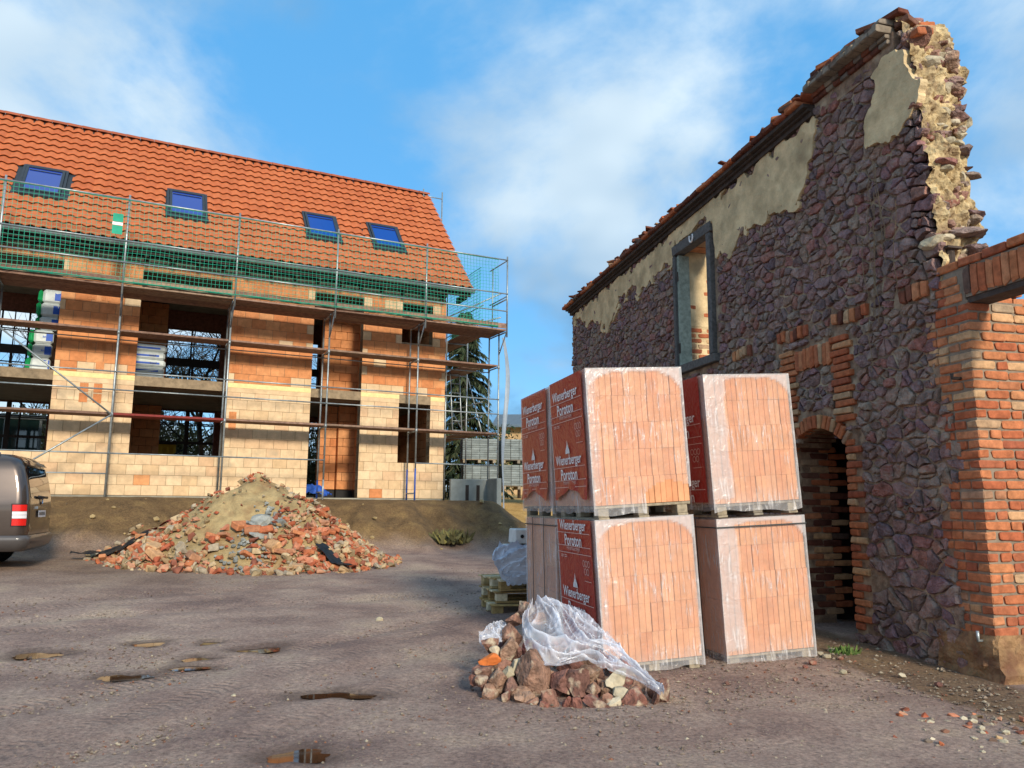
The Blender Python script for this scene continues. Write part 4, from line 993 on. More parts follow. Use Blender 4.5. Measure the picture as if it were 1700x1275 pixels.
for j in range(NZ): em.f.append((j * (NY + 1) + NY, b + j, b + j + 1, (j + 1) * (NY + 1) + NY)); em.m.append(0)
b2 = len(em.v)
for i in range(NY + 1): p = vs[NZ * (NY + 1) + i]; em.v.append((1.3, p[1], p[2] + .0)); em.r.append(0)
for i in range(NY): em.f.append((NZ * (NY + 1) + i, NZ * (NY + 1) + i + 1, b2 + i + 1, b2 + i)); em.m.append(0)
em.build('broken_end', MT['clay'], ruin)
for k in range(130):                                           # rubble bedded in the broken end, larger slabs near its edges
    z = 3.45 + 3.0 * ((k * .618) % 1); y = rs.choice((-.03, -.12, -.22, -.32, -.42, -.5, -.52)) + rs.uniform(-.04, .04); big = rs.random() < .3
    a, b, c = (rs.uniform(.09, .13), rs.uniform(.09, .13), rs.uniform(.05, .08)) if big else (rs.uniform(.05, .08), rs.uniform(.04, .08), rs.uniform(.03, .06))
    if z > 6.2: y = rs.uniform(-.6, -.05)
    v, f = rock_geo(900 + k, ICO2, 10, .22, (a, b, c)); m = MB(); m.add(v, f); o = m.build('stone', MT[rs.choice(('stone', 'stone', 'pile', 'pilewhite'))], ruin, loc=(s_end(z) + rs.uniform(.0, .05) + .03, y, z)); o.rotation_euler = (rs.uniform(-.3, .3), rs.uniform(-.3, .25), rs.uniform(-.5, .5))
for k, (y, z, a, b, c) in enumerate(((-.36, 4.03, .22, .26, .06), (-.20, 4.75, .18, .2, .05), (-.42, 3.86, .12, .14, .07), (-.12, 6.1, .18, .13, .13), (-.5, 5.9, .13, .12, .11))):
    v, f = rock_geo(1900 + k, ICO3, 9, .2, (a, b, c)); m = MB(); m.add(v, f); o = m.build('stone', MT['pile' if k in (3, 4) else 'stone'], ruin, loc=(s_end(z) + .02, y, z)); o.rotation_euler = (rs.uniform(-.1, .1), rs.uniform(-.1, .1), rs.uniform(-.3, .3))
# ---- window: timber frame, plastered and bricked reveal, horseshoe
fr = empty('window_frame', (0, 0, 0)); fr.parent = ruin
def fbox(name, s0, s1, y0, y1, z0, z1, mt='oldwood', jit=.008): m = MB(); m.cbox(s0, s1, y0, y1, z0, z1, .008, jit=jit); return m.build(name, MT[mt], fr)
fbox('lintel', 4.42, 5.69, -.10, .07, 5.47, 5.62); fbox('sill', 4.38, 5.70, -.12, .08, 3.51, 3.64)
fbox('jamb', 4.45, 4.555, -.10, .065, 3.645, 5.465); fbox('jamb', 5.60, 5.68, -.10, .07, 3.645, 5.445)
fbox('jamb', 5.52, 5.598, -.16, .03, 3.645, 5.445, 'greenwood')
for zz in (5.02, 3.85): fbox('hinge_mortise', 5.53, 5.585, .028, .036, zz, zz + .16, 'tarry', 0)
fbox('hinge_mortise', 5.56, 5.63, .088, .094, 3.55, 3.60, 'tarry', 0)
m = MB(); m.tube([(4.98 + .055 * math.cos(t), .082, 5.555 + .075 * math.sin(t)) for t in [PI * .85 + 1.3 * PI * k / 12 for k in range(13)]], .014, 6); m.build('horseshoe', MT['white'], fr, True)
m = MB(); vs = []; NJ = 40
for j in range(NJ + 1):
    for i in range(11):
        z = 3.58 + 1.95 * j / NJ; y = -.06 - .44 * i / 10; vs.append((5.602 - .012 - .012 * mn.noise(Vector((y * 8, z * 6, 4))) - .02 * (z > 4.3), y - (.02 * mn.noise(Vector((z * 9, 2, 1))) if i == 10 else 0), z))
m.add(vs, [(j * 11 + i, j * 11 + i + 1, (j + 1) * 11 + i + 1, (j + 1) * 11 + i) for j in range(NJ) for i in range(10)]); m.build('window_reveal', MT['plaster'], ruin)
z = 3.62; k = 0
while z < 4.32:
    for q in range(2): brick(ruin, rs.choice('rpp'), (5.60, -.17 - .24 * q - (.1 if k % 2 else 0), z + .03), L=.04, D=.2 if q == 0 or not k % 2 else .1, H=.062, rot=(0, 0, jt(.05)))
    z += .085; k += 1
for (yy, zz) in ((-.22, 4.62), (-.46, 4.5), (-.47, 4.85), (-.46, 5.05)): brick(ruin, 'r', (5.585, yy, zz), L=.04, D=.1, H=.06)
for k in range(4): brick(ruin, 'p', (5.3 - .25 * k, -.3, 5.50), L=.24, D=.4, H=.05)
# ---- dry climbing stems
for k in range(9):
    s0, z0 = rs.uniform(.45, 1.25), rs.uniform(4.2, 5.1); ln = rs.uniform(.5, 1.5); m = MB()
    m.tube([(s0 + .06 * mn.noise(Vector((t * 3, k, 1))) + .1 * t * (k % 3 - 1), .062 + .02 * mn.noise(Vector((t * 5, k, 7))), z0 - ln * t) for t in [q / 14 for q in range(15)]], .0045, 4); m.build('dry_vine', MT['vine'], ruin)

# ================================================================== brick gateway: pier and lintel at the near end of the ruin
gate = empty('brick_gateway', (WC.x, WC.y, 0), WA, 'orange brick gate pier with the start of a soldier-course lintel at the right edge', 'gateway')
m = MB(); m.box(.014, .52, -.62, -.014, .30, 3.29); m.box(.03, .52, -.26, -.014, 3.29, 3.58); m.build('pier_core', MT['cement'], gate)
z = .40; k = 0
while z < 3.26:
    key = lambda: (rs.choice('ppprp') if z > 2.62 else rs.choice('rrrp') if z > 2.3 else rs.choice('rrrrrrrp'))
    zc = z + .040; H = .070
    out = lambda: jt(.004) if z > 2.5 else jt(.008)
    if k % 2:
        brick(gate, key(), (.125, -.058 + out(), zc), L=.25, D=.116, H=H); p = .262; y = -.128
    else:
        brick(gate, key(), (.058 + out() * .5, -.125, zc), L=.116, D=.25, H=H); p = .128; y = -.262
    te = tooth(zc) + rs.uniform(-.05, .06)
    while p < te:
        Lb = rs.choice((.12, .25)) if te - p > .2 else .12
        brick(gate, key(), (p + Lb / 2, -.055 + out(), zc), L=Lb - .008, D=.116, H=H); p += Lb
    while y > -.62:
        Lb = rs.choice((.25, .25, .12)); brick(gate, key(), (.055 + jt(.004), y - Lb / 2, zc), L=.116, D=Lb - .009, H=H); y -= Lb
    z += .0872; k += 1
for k in range(4):
    y = -.275 - (.12 if k % 2 else 0)
    while y > -.6: brick(gate, rs.choice('rdpr'), (.075 + jt(.004), y - .12, 3.31 + .0872 * k), L=.116, D=.241, H=.07); y -= .25
m = MB(); m.box(.07, .5, -.62, -.27, 3.29, 3.60); m.build('pier_core', MT['cement'], gate)
for k in range(3):                                              # stretchers beside the soldier course
    for q in range(2): brick(gate, rs.choice('rdr'), (.16 + .13 * q + .02 * k, -.055, 3.33 + .085 * k), L=.125 if q else .2, D=.116, H=.072)
m = MB(); m.box(-2.3, .30, -.25, -.02, 3.315, 3.60); m.build('lintel_core', MT['cement'], gate)
m = MB(); m.box(-2.3, .02, -.25, -.03, 3.262, 3.312); m.build('lintel_beam', MT['tarry'], gate)
for k in range(28): brick(gate, rs.choice('rdrr'), (-.01 - k * .0815, -.054 + jt(.004), 3.455), L=.07, D=.116, H=.255)
for k in range(10):
    for q in range(2): brick(gate, rs.choice('rdr'), (.20 - k * .258, -.054 - .13 * q + jt(.004), 3.632 + .006 * k), L=.247, D=.12, H=.075)
m = MB(); vs = []; fs = []                                       # crumbling plinth
NX = 24
def plinth(a):
    pts = [(.62, .02), (.0, .02), (-.03, .0), (-.03, -.65)]
    seg = [.62, .05, .65]; a *= sum(seg)
    for i, l in enumerate(seg):
        if a <= l: t = a / l; return (pts[i][0] + (pts[i + 1][0] - pts[i][0]) * t, pts[i][1] + (pts[i + 1][1] - pts[i][1]) * t)
        a -= l
    return pts[-1]
for j in range(13):
    for i in range(NX + 1):
        s, y = plinth(i / NX); z = -.2 + .62 * j / 12; n = mn.noise(Vector((s * 7, y * 7, z * 9))) * .035 + mn.noise(Vector((s * 17, y * 17, z * 17))) * .015
        vs.append((s - n - (.05 if s < .01 else 0) * (z < .15), y + n - .03 * (z > .38) + .02 * (z < .1), z))
fs = [(j * (NX + 1) + i, j * (NX + 1) + i + 1, (j + 1) * (NX + 1) + i + 1, (j + 1) * (NX + 1) + i) for j in range(12) for i in range(NX)]
m.add(vs, fs); m.build('plinth', mat('crumbling_plinth', [S('#8f6f4e')], .95, 6, .35, 25, .8, .03, n2=(S('#6d4a38'), 4, .45, .65)), gate)
m = MB(); m.tube([(.14, .0, 2.60), (.14, .09, 2.60), (.14, .09, 2.64)], .016, 6); m.build('gate_hook', MT['tarry'], gate, True)
m = MB(); m.tube([(.12, .0, .36), (.12, .06, .36), (.12, .06, .44)], .014, 6); m.build('gate_hook', MT['steel'], gate, True)
m = MB(); m.tube([(.28, -.12, 3.66), (.28, -.12, 3.84)], .05, 10); m.box(.2, .36, -.2, -.04, 3.84, 3.86); m.build('iron_stub', MT['tarry'], ruin)

# ================================================================== packs of clay bricks on pallets
rk = random.Random(21)
PW, PD, PH, PZ = .92, 1.08, 1.215, .125
def block_mesh():
    """one upright hollow brick: ribbed front, shared by every pack"""
    w, d, h = .1128, .355, .2420; prof = []
    n = 2; g = .006; rw_ = w / n
    for k in range(n):
        a = -w / 2 + k * rw_; prof += [(a + (.001 if k == 0 else .0035), -d / 2 + (.003 if k == 0 else g)), (a + .006, -d / 2), (a + rw_ - .006, -d / 2), (a + rw_ - (.001 if k == n - 1 else .0035), -d / 2 + (.003 if k == n - 1 else g))]
    prof += [(w / 2, d / 2), (-w / 2, d / 2)]
    v = [(x, y, -h / 2) for x, y in prof] + [(x, y, h / 2) for x, y in prof]; m_ = len(prof)
    f = [(i, (i + 1) % m_, (i + 1) % m_ + m_, i + m_) for i in range(m_)] + [tuple(range(m_, 2 * m_))]
    m = MB(); m.add(v, f); return m.mesh('clay_brick', MT['hblock'])
HB = block_mesh()
def ring(m, cy, cz, r, w=.0045, n=18, x=0.0):
    vs = []
    for k in range(n):
        t = 2 * PI * k / n
        for q in (r - w, r + w): vs.append((x, cy + q * math.cos(t), cz + q * math.sin(t)))
    m.add(vs, [(2 * k, 2 * k + 1, (2 * k + 3) % (2 * n), (2 * k + 2) % (2 * n)) for k in range(n)])
def wave(y, z, seed): return .004 * mn.noise(Vector((y * 4, z * 2.5, seed))) + .002 * mn.noise(Vector((y * 11, z * 3, seed + 5)))
LETTER = Matrix(((0, 0, -1), (-1, 0, 0), (0, 1, 0)))       # text lies on the left side of a pack, read from outside
def pack(loc, lean, turn, label, red=None, tear=None, strap=False, milkiness=1.0, seed=0, side_lean=0.0, front_milk=0.0):
    r = empty('brick_pack', loc, 0, label, 'brick pack', 'wrapped packs of clay bricks in front of the ruin')
    r.rotation_euler = Euler((side_lean, lean, PA + turn), 'XYZ')
    # pallet: runners, top boards, blocks
    for k in range(3):
        x = .03 + k * .38
        m = MB(); m.cbox(x, x + .10, 0.0, PD, .0, .02, .003); m.build('pallet_board', MT['palletwood'], r)
        for q in (0.0, .47, .94): m = MB(); m.cbox(x, x + .10, q + .01, q + .13, .021, .096, .004); m.build('pallet_block', MT['palletwood'], r)
    for q in range(6): m = MB(); y = .0 + q * .192; m.cbox(.0, PW, y + .005, y + .115, .098, .12, .003, jit=.002); m.build('pallet_board', MT['palletwood'], r)
    m = MB(); m.box(.12, PW - .012, .30, PD - .005, PZ, PZ + PH - .02); m.build('inner_bricks', MT['hblock'], r)
    for row in range(5):
        zc = PZ + .2435 * (row + .5); ox = rk.uniform(-.004, .004)
        for c in range(8):
            o = inst('clay_brick', HB, r, (.0575 + c * .1148 + ox, .18 + rk.uniform(-.003, .004), zc), (0, 0, rk.uniform(-.012, .012)))
        for q in (1, 2): inst('clay_brick', HB, r, (.0575 + ox + rk.uniform(-.003, .002), .18 + q * .36, zc))
    # wrapping film: front, left, right side and top; vertex attribute milk = folded, doubled film
    def panel(name, P, nu, nv, milkf, keep=None):
        m = MB(); mv = []
        for j in range(nv + 1):
            for i in range(nu + 1): m.v.append(P(i / nu, j / nv)); m.r.append(0); mv.append(max(0, min(1, milkf(i / nu, j / nv))))
        for j in range(nv):
            for i in range(nu):
                if keep and not keep((i + .5) / nu, (j + .5) / nv): continue
                a = j * (nu + 1) + i; m.f.append((a, a + 1, a + nu + 2, a + nu + 1)); m.m.append(0)
        me = m.mesh(name, MT['film'], True); at = me.attributes.new('milk', 'FLOAT', 'POINT'); at.data.foreach_set('value', mv); return inst(name, me, r)
    H0, H1 = PZ - .05, PZ + PH + .012
    ns = lambda a, b, c: mn.noise(Vector((a, b, c + seed)))
    def fP(a, b):
        x = -.014 + a * (PW + .028); z = H0 + b * (H1 - H0); e = 1 - min(1, b / .18)
        hem = -.05 * e * (.6 + ns(a * 3, 0, 1)) * (1 if b == 0 else .6)
        return (x, -.012 - .010 * max(0, ns(a * 6, b * 5, 2)) - .03 * e * abs(ns(a * 9, b * 4, 3)), z + hem)
    def fM(a, b):
        cx = abs(a - .5) * 2; arch = b - (.965 - .16 * cx ** 5) + .012 * ns(a * 9, 1, 5)
        m1 = max(0, min(1, arch / .012)) * .95 * milkiness; edge = max(0, 1 - (min(a, 1 - a) / (.045 + .02 * ns(b * 6, a, 7)))) * .9
        lf = max(0, min(1, (.10 + front_milk + .05 * ns(b * 3.5, 2, 9) - a) / .015)) * (.75 if b > .08 else .3) * milkiness * (1 if front_milk else .55)
        low = max(0, (.16 - b) / .16) * (.25 + .5 * max(0, ns(a * 8, b * 9, 4)))
        return max(m1, edge, lf, low)
    panel('film', fP, 44, 56, fM, tear)
    def lP(a, b):
        y = a * (PD + .02) - .012; z = H0 + b * (H1 - H0); e = 1 - min(1, b / .12); return (-.010 - .008 * max(0, ns(a * 6 + 3, b * 4, 2)) - .03 * e * abs(ns(a * 8, b, 6)), y, z - .04 * e * abs(ns(a * 4, 1, 2)))
    def lM(a, b): return max(.35, max(0, 1 - min(a, 1 - a) / .07), .25 + .5 * max(0, ns(a * 12, b * 1.5, 8)))
    panel('film', lP, 30, 30, lM)
    panel('film', lambda a, b: (PW + .012 + .01 * max(0, ns(a * 6, b * 5, 1)), a * PD, H0 + b * (H1 - H0) - .03 * (b == 0)), 14, 20, lambda a, b: .5)
    panel('film', lambda a, b: (-.012 + a * (PW + .024), -.012 + b * (PD + .02), H1 + .004 * ns(a * 4, b * 4, 2)), 10, 10, lambda a, b: .8)
    if strap:
        m = MB(); m.box(-.02, PW + .02, -.026, -.022, H1 - .085, H1 - .073); m.box(-.028, -.024, -.02, PD, H1 - .085, H1 - .073); m.build('strap', MT['strap'], r)
        m = MB(); m.box(-.027, -.023, .36, .372, .1, H1); m.box(-.027, -.023, .76, .772, .1, H1); m.build('strap', MT['strap'], r)
    if red:
        y0, y1 = .07, 1.01; z1 = PZ + PH + .008; z0 = PZ + .02; X = -.026
        if red['hem']: z0 = PZ + .06
        m = MB(); nu, nv = 24, 40
        for j in range(nv + 1):
            for i in range(nu + 1):
                a, b = i / nu, j / nv; lo = z0 + red['hem'] * (.10 * math.sin(PI * a) ** 2 + .03 * ns(a * 5, 2, 3)); y = y0 + (y1 - y0) * a; z = lo + (z1 - lo) * b
                flare = -.05 * red['hem'] * max(0, .14 - b) * 7 * abs(math.sin(a * 9 + seed)); m.v.append((X - max(0, wave(y, z, seed)) + flare * .5, y, z)); m.r.append(0)
        for j in range(nv):
            for i in range(nu): q = j * (nu + 1) + i; m.f.append((q, q + nu + 1, q + nu + 2, q + 1)); m.m.append(0)
        ro = m.build('printed_film', MT[red.get('mat', 'redfilm')], r, True)
        XT = X - .012
        def put(body, width, height, zc, mt='white', bold=.0, yc=.54):
            if not (z0 + .03 < zc < z1 - .005): return
            me = text_mesh(body, width, MT[mt], height, bold)
            for v in me.vertices: v.co = LETTER @ v.co
            inst('lettering', me, ro, (XT, yc, zc))
        P0 = red['top']
        for rep in range(2):
            b = P0 - rep * .625
            put('Wienerberger', .74, .125, b, 'white', .012); put('Poroton', .47, .105, b - .125, 'white', .012); put('Hintermauerziegel', .36, .052, b - .205, 'thinprint', 0)
            m = MB()
            for dz in (-.058, -.18, -.245):
                if z0 < b + dz < z1: m.box(XT - .001, XT, y0 + .01, y1 - .01, b + dz - .003, b + dz + .003)
            for q in range(4):
                if z0 < b - .29 < z1: m.box(XT - .001, XT, y1 - .10 - .1 * (q % 2) - .08, y1 - .10 - .1 * (q % 2), b - .275 - .016 * (q // 2), b - .269 - .016 * (q // 2))
            if z0 + .1 < b - .36 < z1:
                for (dy, dz) in ((0, 0), (.062, 0), (-.062, 0), (.03, -.07), (-.032, -.07)): ring(m, y0 + .14 + dy, b - .32 + dz, .027, .003, 16, XT)
                m.box(XT - .001, XT, y0 + .03, y0 + .2, b - .475, b - .47)
            if m.v: m.build('thin_print', MT['thinprint'], ro)
            zc = b + .12                                       # flame mark above the name
            if z0 + .02 < zc < z1 - .07:
                m = MB()
                for (dy, h_, w_) in ((.052, .055, .010), (.028, .085, .011), (.0, .13, .012), (-.028, .085, .011), (-.052, .055, .010)):
                    m.add([(XT, .54 + dy - w_, zc - .05), (XT, .54 + dy + w_, zc - .05), (XT, .54 + dy * .8 + w_ * .8, zc - .05 + h_ * .7), (XT, .54 + dy * .6, zc - .05 + h_), (XT, .54 + dy * .8 - w_ * .8, zc - .05 + h_ * .7)], [(0, 1, 2, 3, 4)])
                m.build('flame_mark', MT['white'], ro)
    return r
def pk_loc(a, b, z): c, s = math.cos(PA), math.sin(PA); return (.815 + a * c - b * s, 6.955 + a * s + b * c, z - .035)
TILT = R(-3.4)
pack(pk_loc(0, 0, .02), TILT, 0, 'lower front brick pack with dark red printed side, behind the heap of stones', red=dict(top=1.285, hem=0), seed=1)
pack(pk_loc(-.04, 1.16, .02), R(-1.2), .01, 'lower rear brick pack in plain milky film, behind the lower printed pack', strap=True, milkiness=1, seed=2)
pack(pk_loc(1.235, .14, .03), R(-2.8), .015, 'lower right brick pack with black strap near the arched doorway', strap=True, seed=3, front_milk=.12)
tearf = lambda a, b: not (a > .52 and b < .19 - .55 * (a - .78) ** 2 * 2)
pack(pk_loc(-.075, .005, 1.365), R(-3.6), 0, 'upper front brick pack with torn film at its lower right corner', red=dict(top=1.175, hem=1), tear=tearf, seed=4)
pack(pk_loc(-.10, 1.15, 1.365), R(-1.6), .01, 'upper rear brick pack with translucent red printed film, leftmost of the upper packs', red=dict(top=1.175, hem=1, mat='redfilm2'), seed=5)
pack(pk_loc(1.165, .15, 1.39), R(-3.6), .02, 'upper right brick pack with milky left corner, nearest the stone wall', red=dict(top=.95, hem=0), seed=6, front_milk=.14)

# ================================================================== foreground heap of field stones with a plastic sheet
pile = empty('stone_heap', (.3, 6.3, 0), 0, 'heap of reddish brown field stones in front of the brick packs', 'stone heap')
ST = [(0.13, 6.98, 0.56, 0.074, 0.074), (0.03, 6.86, 0.5, 0.086, 0.046), (0.0, 6.67, 0.4, 0.096, 0.103), (-0.16, 6.56, 0.34, 0.076, 0.063), (-0.12, 6.51, 0.31, 0.056, 0.056), (-0.16, 6.41, 0.25, 0.068, 0.043), (-0.01, 6.51, 0.31, 0.069, 0.075), (0.07, 6.51, 0.31, 0.031, 0.05), (-0.19, 6.29, 0.19, 0.079, 0.042), (-0.22, 6.2, 0.14, 0.072, 0.054), (-0.09, 6.2, 0.14, 0.072, 0.084), (-0.05, 6.35, 0.22, 0.061, 0.055), (-0.01, 6.28, 0.18, 0.06, 0.054), (0.06, 6.35, 0.22, 0.049, 0.073), (0.01, 6.13, 0.1, 0.059, 0.065), (-0.03, 6.06, 0.06, 0.047, 0.041), (0.2, 6.22, 0.15, 0.12, 0.156), (0.22, 6.89, 0.51, 0.066, 0.066), (0.39, 6.22, 0.15, 0.096, 0.096), (0.51, 6.18, 0.13, 0.101, 0.131), (0.3, 6.0, 0.03, 0.092, 0.069), (0.41, 5.97, 0.01, 0.034, 0.052), (0.49, 5.95, 0.02, 0.057, 0.052), (0.63, 6.13, 0.1, 0.059, 0.059), (0.8, 6.2, 0.14, 0.119, 0.072), (0.71, 6.03, 0.04, 0.07, 0.058), (0.63, 5.97, 0.01, 0.092, 0.052), (0.81, 6.11, 0.09, 0.065, 0.047), (0.93, 6.05, 0.05, 0.116, 0.087), (1.08, 6.06, 0.06, 0.029, 0.064), (1.14, 6.12, 0.07, 0.088, 0.094), (0.07, 6.04, 0.05, 0.052, 0.035), (0.17, 6.0, 0.03, 0.058, 0.035), (0.25, 5.96, 0.01, 0.046, 0.034), (0.14, 6.05, 0.06, 0.058, 0.047), (0.62, 6.27, 0.18, 0.06, 0.06), (0.92, 6.13, 0.1, 0.047, 0.035), (0.77, 6.0, 0.03, 0.052, 0.046), (-0.28, 6.26, 0.13, 0.036, 0.048), (-0.25, 6.37, 0.18, 0.049, 0.037)]
for k in range(46):                                            # stones underneath, closing the gaps
    x = rk.uniform(-.15, 1.0); y = rk.uniform(6.1, 6.9); z = .5 * (y - 5.98) * max(.25, 1 - abs(x - .25) / 1.2) - .06
    ST.append((x, y, max(.0, z), rk.uniform(.07, .12), rk.uniform(.06, .1)))
WHITE = {4, 12, 13, 24, 27, 37}; ORANGE = {5}
for k, (x, y, z, a, b) in enumerate(ST):
    dn = (a + b) * .45
    v, f = rock_geo(300 + k, ICO3 if k < 40 else ICO2, 18 if k not in ORANGE else 6, .12, (a * 1.42, dn * 1.4, b * 1.42), (.42, .74)); m = MB(); m.add(v, f)
    mt = 'pilewhite' if k in WHITE else 'pileorange' if k in ORANGE else 'pile'
    o = m.build('stone', MT[mt], pile, loc=(x - .3, y - 6.3 + .02, max(z, b * .55))); o.rotation_euler = (rk.uniform(-.3, .3), rk.uniform(-.5, .5), rk.uniform(-.6, .6))
def sheet_mesh(lc, rc, n, mcols, bulge, seed, amp=1.0):
    def cat(P, t):
        t *= len(P) - 1; i = min(int(t), len(P) - 2); u = t - i; p0, p1, p2, p3 = (Vector(P[max(i - 1, 0)]), Vector(P[i]), Vector(P[i + 1]), Vector(P[min(i + 2, len(P) - 1)]))
        return .5 * ((2 * p1) + (p2 - p0) * u + (2 * p0 - 5 * p1 + 4 * p2 - p3) * u * u + (3 * p1 - p0 - 3 * p2 + p3) * u ** 3)
    m = MB(); mv = []
    for j in range(n + 1):
        a, b = cat(lc, j / n), cat(rc, j / n)
        for i in range(mcols + 1):
            t = i / mcols; p = a.lerp(b, t); w = math.sin(PI * t); B = j / n
            wx, wy = t + .25 * mn.noise(Vector((t * 2.2, B * 2.2, seed))), B + .2 * mn.noise(Vector((t * 2, B * 2, seed + 5)))
            f1 = 1 - abs(mn.noise(Vector((wx * 4.5, wy * 2.2, seed + 1)))) * 1.7; f2 = 1 - abs(mn.noise(Vector((wx * 8 + wy * 4, wy * 5, seed + 4)))) * 1.7; f3 = 1 - abs(mn.noise(Vector((wx * 6 - wy * 9, wy * 14, seed + 9)))) * 1.7
            f1, f2, f3 = max(0, f1), max(0, f2), max(0, f3)
            h = bulge * w + amp * (.075 * f1 ** 3 + .035 * f2 ** 4 + .014 * f3 ** 4 - .03)
            m.v.append((p.x, p.y - h * .55, p.z + h * .8)); m.r.append(0); mv.append(max(0, min(1, .12 + .55 * f1 ** 8 + .6 * f2 ** 10 + .35 * f3 ** 10 + .45 * mn.noise(Vector((t * 3, B * 3, seed + 2))))))
    for j in range(n):
        for i in range(mcols): a = j * (mcols + 1) + i; m.f.append((a, a + 1, a + mcols + 2, a + mcols + 1)); m.m.append(0)
    return m, mv
LC = [(.17, 6.93, .60), (.10, 6.71, .50), (.12, 6.45, .36), (.27, 6.22, .25), (.53, 6.28, .28), (.70, 6.20, .24), (.92, 6.12, .19), (1.10, 6.00, .10)]
RC = [(.30, 7.0, .62), (.53, 6.92, .60), (.68, 6.78, .52), (.80, 6.62, .43), (.89, 6.45, .34), (.95, 6.31, .26), (1.03, 6.15, .17), (1.12, 5.98, .09)]
m, mv = sheet_mesh(LC, RC, 150, 90, .05, 3)
me = m.mesh('plastic_sheet', MT['sheet'], True); at = me.attributes.new('milk', 'FLOAT', 'POINT'); at.data.foreach_set('value', mv)
o = inst('plastic_sheet', me); tag(o, 'crumpled translucent plastic sheet draped over the heap of stones', 'plastic sheet')
m, mv = sheet_mesh([(-.26, 6.72, .40), (-.24, 6.62, .33), (-.14, 6.56, .28)], [(-.05, 6.98, .46), (-.02, 6.86, .42), (0, 6.75, .36)], 40, 40, .05, 11, .4)
me = m.mesh('plastic_sheet', MT['sheet'], True); at = me.attributes.new('milk', 'FLOAT', 'POINT'); at.data.foreach_set('value', mv)
o = inst('plastic_sheet', me); tag(o, 'small crumpled scrap of clear plastic at the left of the stone heap', 'plastic sheet')

# ================================================================== old pallets with white wrapped blocks behind the packs
zg = ground_z(.2, 9.9)
for k, (dx, dy, mt, lab) in enumerate(((0, 0, 'palletnew', 'lowest'), (.05, .05, 'palletnew', 'middle'), (.10, .0, 'palletnew', 'uppermost'))):
    r = empty('wooden_pallet', (-.22 + dx, 9.9 + dy, zg - .02 + k * .15), R(12 + 4 * k), 'worn wooden pallet, %s of the three stacked left of the brick packs' % lab, 'pallet', 'stacked wooden pallets')
    for q in range(3):
        for e in range(2): m = MB(); m.cbox(.0 + e * .86, .14 + e * .86, q * .35, q * .35 + .1, .024, .115, .005); m.build('pallet_block', MT[mt], r)
        m = MB(); m.cbox(0, 1.0, q * .35, q * .35 + .1, 0, .022, .003); m.build('pallet_board', MT[mt], r)
    for q in range(5): m = MB(); m.cbox(-.02, 1.02, -.02 + q * .19, .10 + q * .19, .117, .139, .004, jit=.004); m.build('pallet_board', MT[mt], r)
r = empty('sand_lime_blocks', (-.10, 9.95, zg + .44), R(14), 'stack of white perforated blocks loosely wrapped in white film on old pallets', 'blocks')
WB = mat('white_lime_block', [S('#cfccc6')], .9, 6, .12)
for k in range(3):
    m = MB(); m.cbox(.06 + .1 * (k == 2), .9, .0, .35, k * .20 + (.0 if k < 2 else .005), k * .20 + .19, .012, jit=.006); o = m.build('block', WB, r)
    if k == 2:
        for q in range(5): mm = MB(); mm.tube([(.25 + q * .09, -.004, .06), (.25 + q * .09, .003, .06)], .024, 12); mm.build('hole', MT['carblack'], o, loc=(0, 0, .44))
m, mv = sheet_mesh([(-.06, -.02, .38), (-.16, -.10, .2), (.05, -.06, -.10)], [(.9, -.03, .36), (.9, -.10, .2), (.9, -.06, -.08)], 40, 50, .06, 23)
m.build('film', mat('white_film', [S('#c3cad6')], .35, 5, .08, 14, .5, .02), r)

# ================================================================== rubble heap
heap = empty('rubble_heap', (-5.05, 15.6, ground_z(-5.05, 15.6)), 0, 'conical heap of broken orange bricks and yellow sand in front of the new house', 'rubble heap')
HX, HY, HZ = -5.05, 15.6, ground_z(-5.05, 15.6)
def heap_h(x, y):
    dx, dy = (x - .08) / 2.55, y / 2.35; d = math.sqrt(dx * dx + dy * dy); n = .24 * mn.noise(Vector((x * 1.1, y * 1.1, 4))) + .08 * mn.noise(Vector((x * 3, y * 3, 9)))
    return 1.92 * max(0, 1 - d ** .9) * (1 - .10 * math.exp(-(d * 4) ** 2)) + n * max(0, 1 - d * .7)
gzh = lambda x, y: ground_z(HX + x, HY + y) - HZ
m = MB(); NR, NA = 46, 96; vs = [(0, 0, heap_h(0, 0))]
for i in range(1, NR + 1):
    for k in range(NA):
        t = 2 * PI * k / NA; rr = i / NR * 1.06; x, y = 2.55 * rr * math.cos(t), 2.35 * rr * math.sin(t); e = max(0, 1 - rr)
        vs.append((x, y, max(heap_h(x, y), -.3) + gzh(x, y) * 1.0 + .05 * mn.noise(Vector((x * 6, y * 6, 3))) * min(1, e * 6) - .05))
fs = [(0, 1 + k, 1 + (k + 1) % NA) for k in range(NA)]
for i in range(NR - 1):
    for k in range(NA): a = 1 + i * NA + k; b = 1 + i * NA + (k + 1) % NA; fs.append((a, a + NA, b + NA, b))
m.add(vs, fs); m.build('sand_mound', MT['sand'], heap, True)
FRG = []
for k in range(14):
    L_, D_, H_ = rk.uniform(.08, .16), rk.uniform(.06, .11), rk.uniform(.045, .07); v, f = cbox_geo(-L_ / 2, L_ / 2, -D_ / 2, D_ / 2, -H_ / 2, H_ / 2, .014, .024); m = MB(); m.add(v, f); FRG.append(m.mesh('brick_fragment', MT['frag']))
def hsurf(x, y): return max(heap_h(x, y), 0) + gzh(x, y)
spots = []
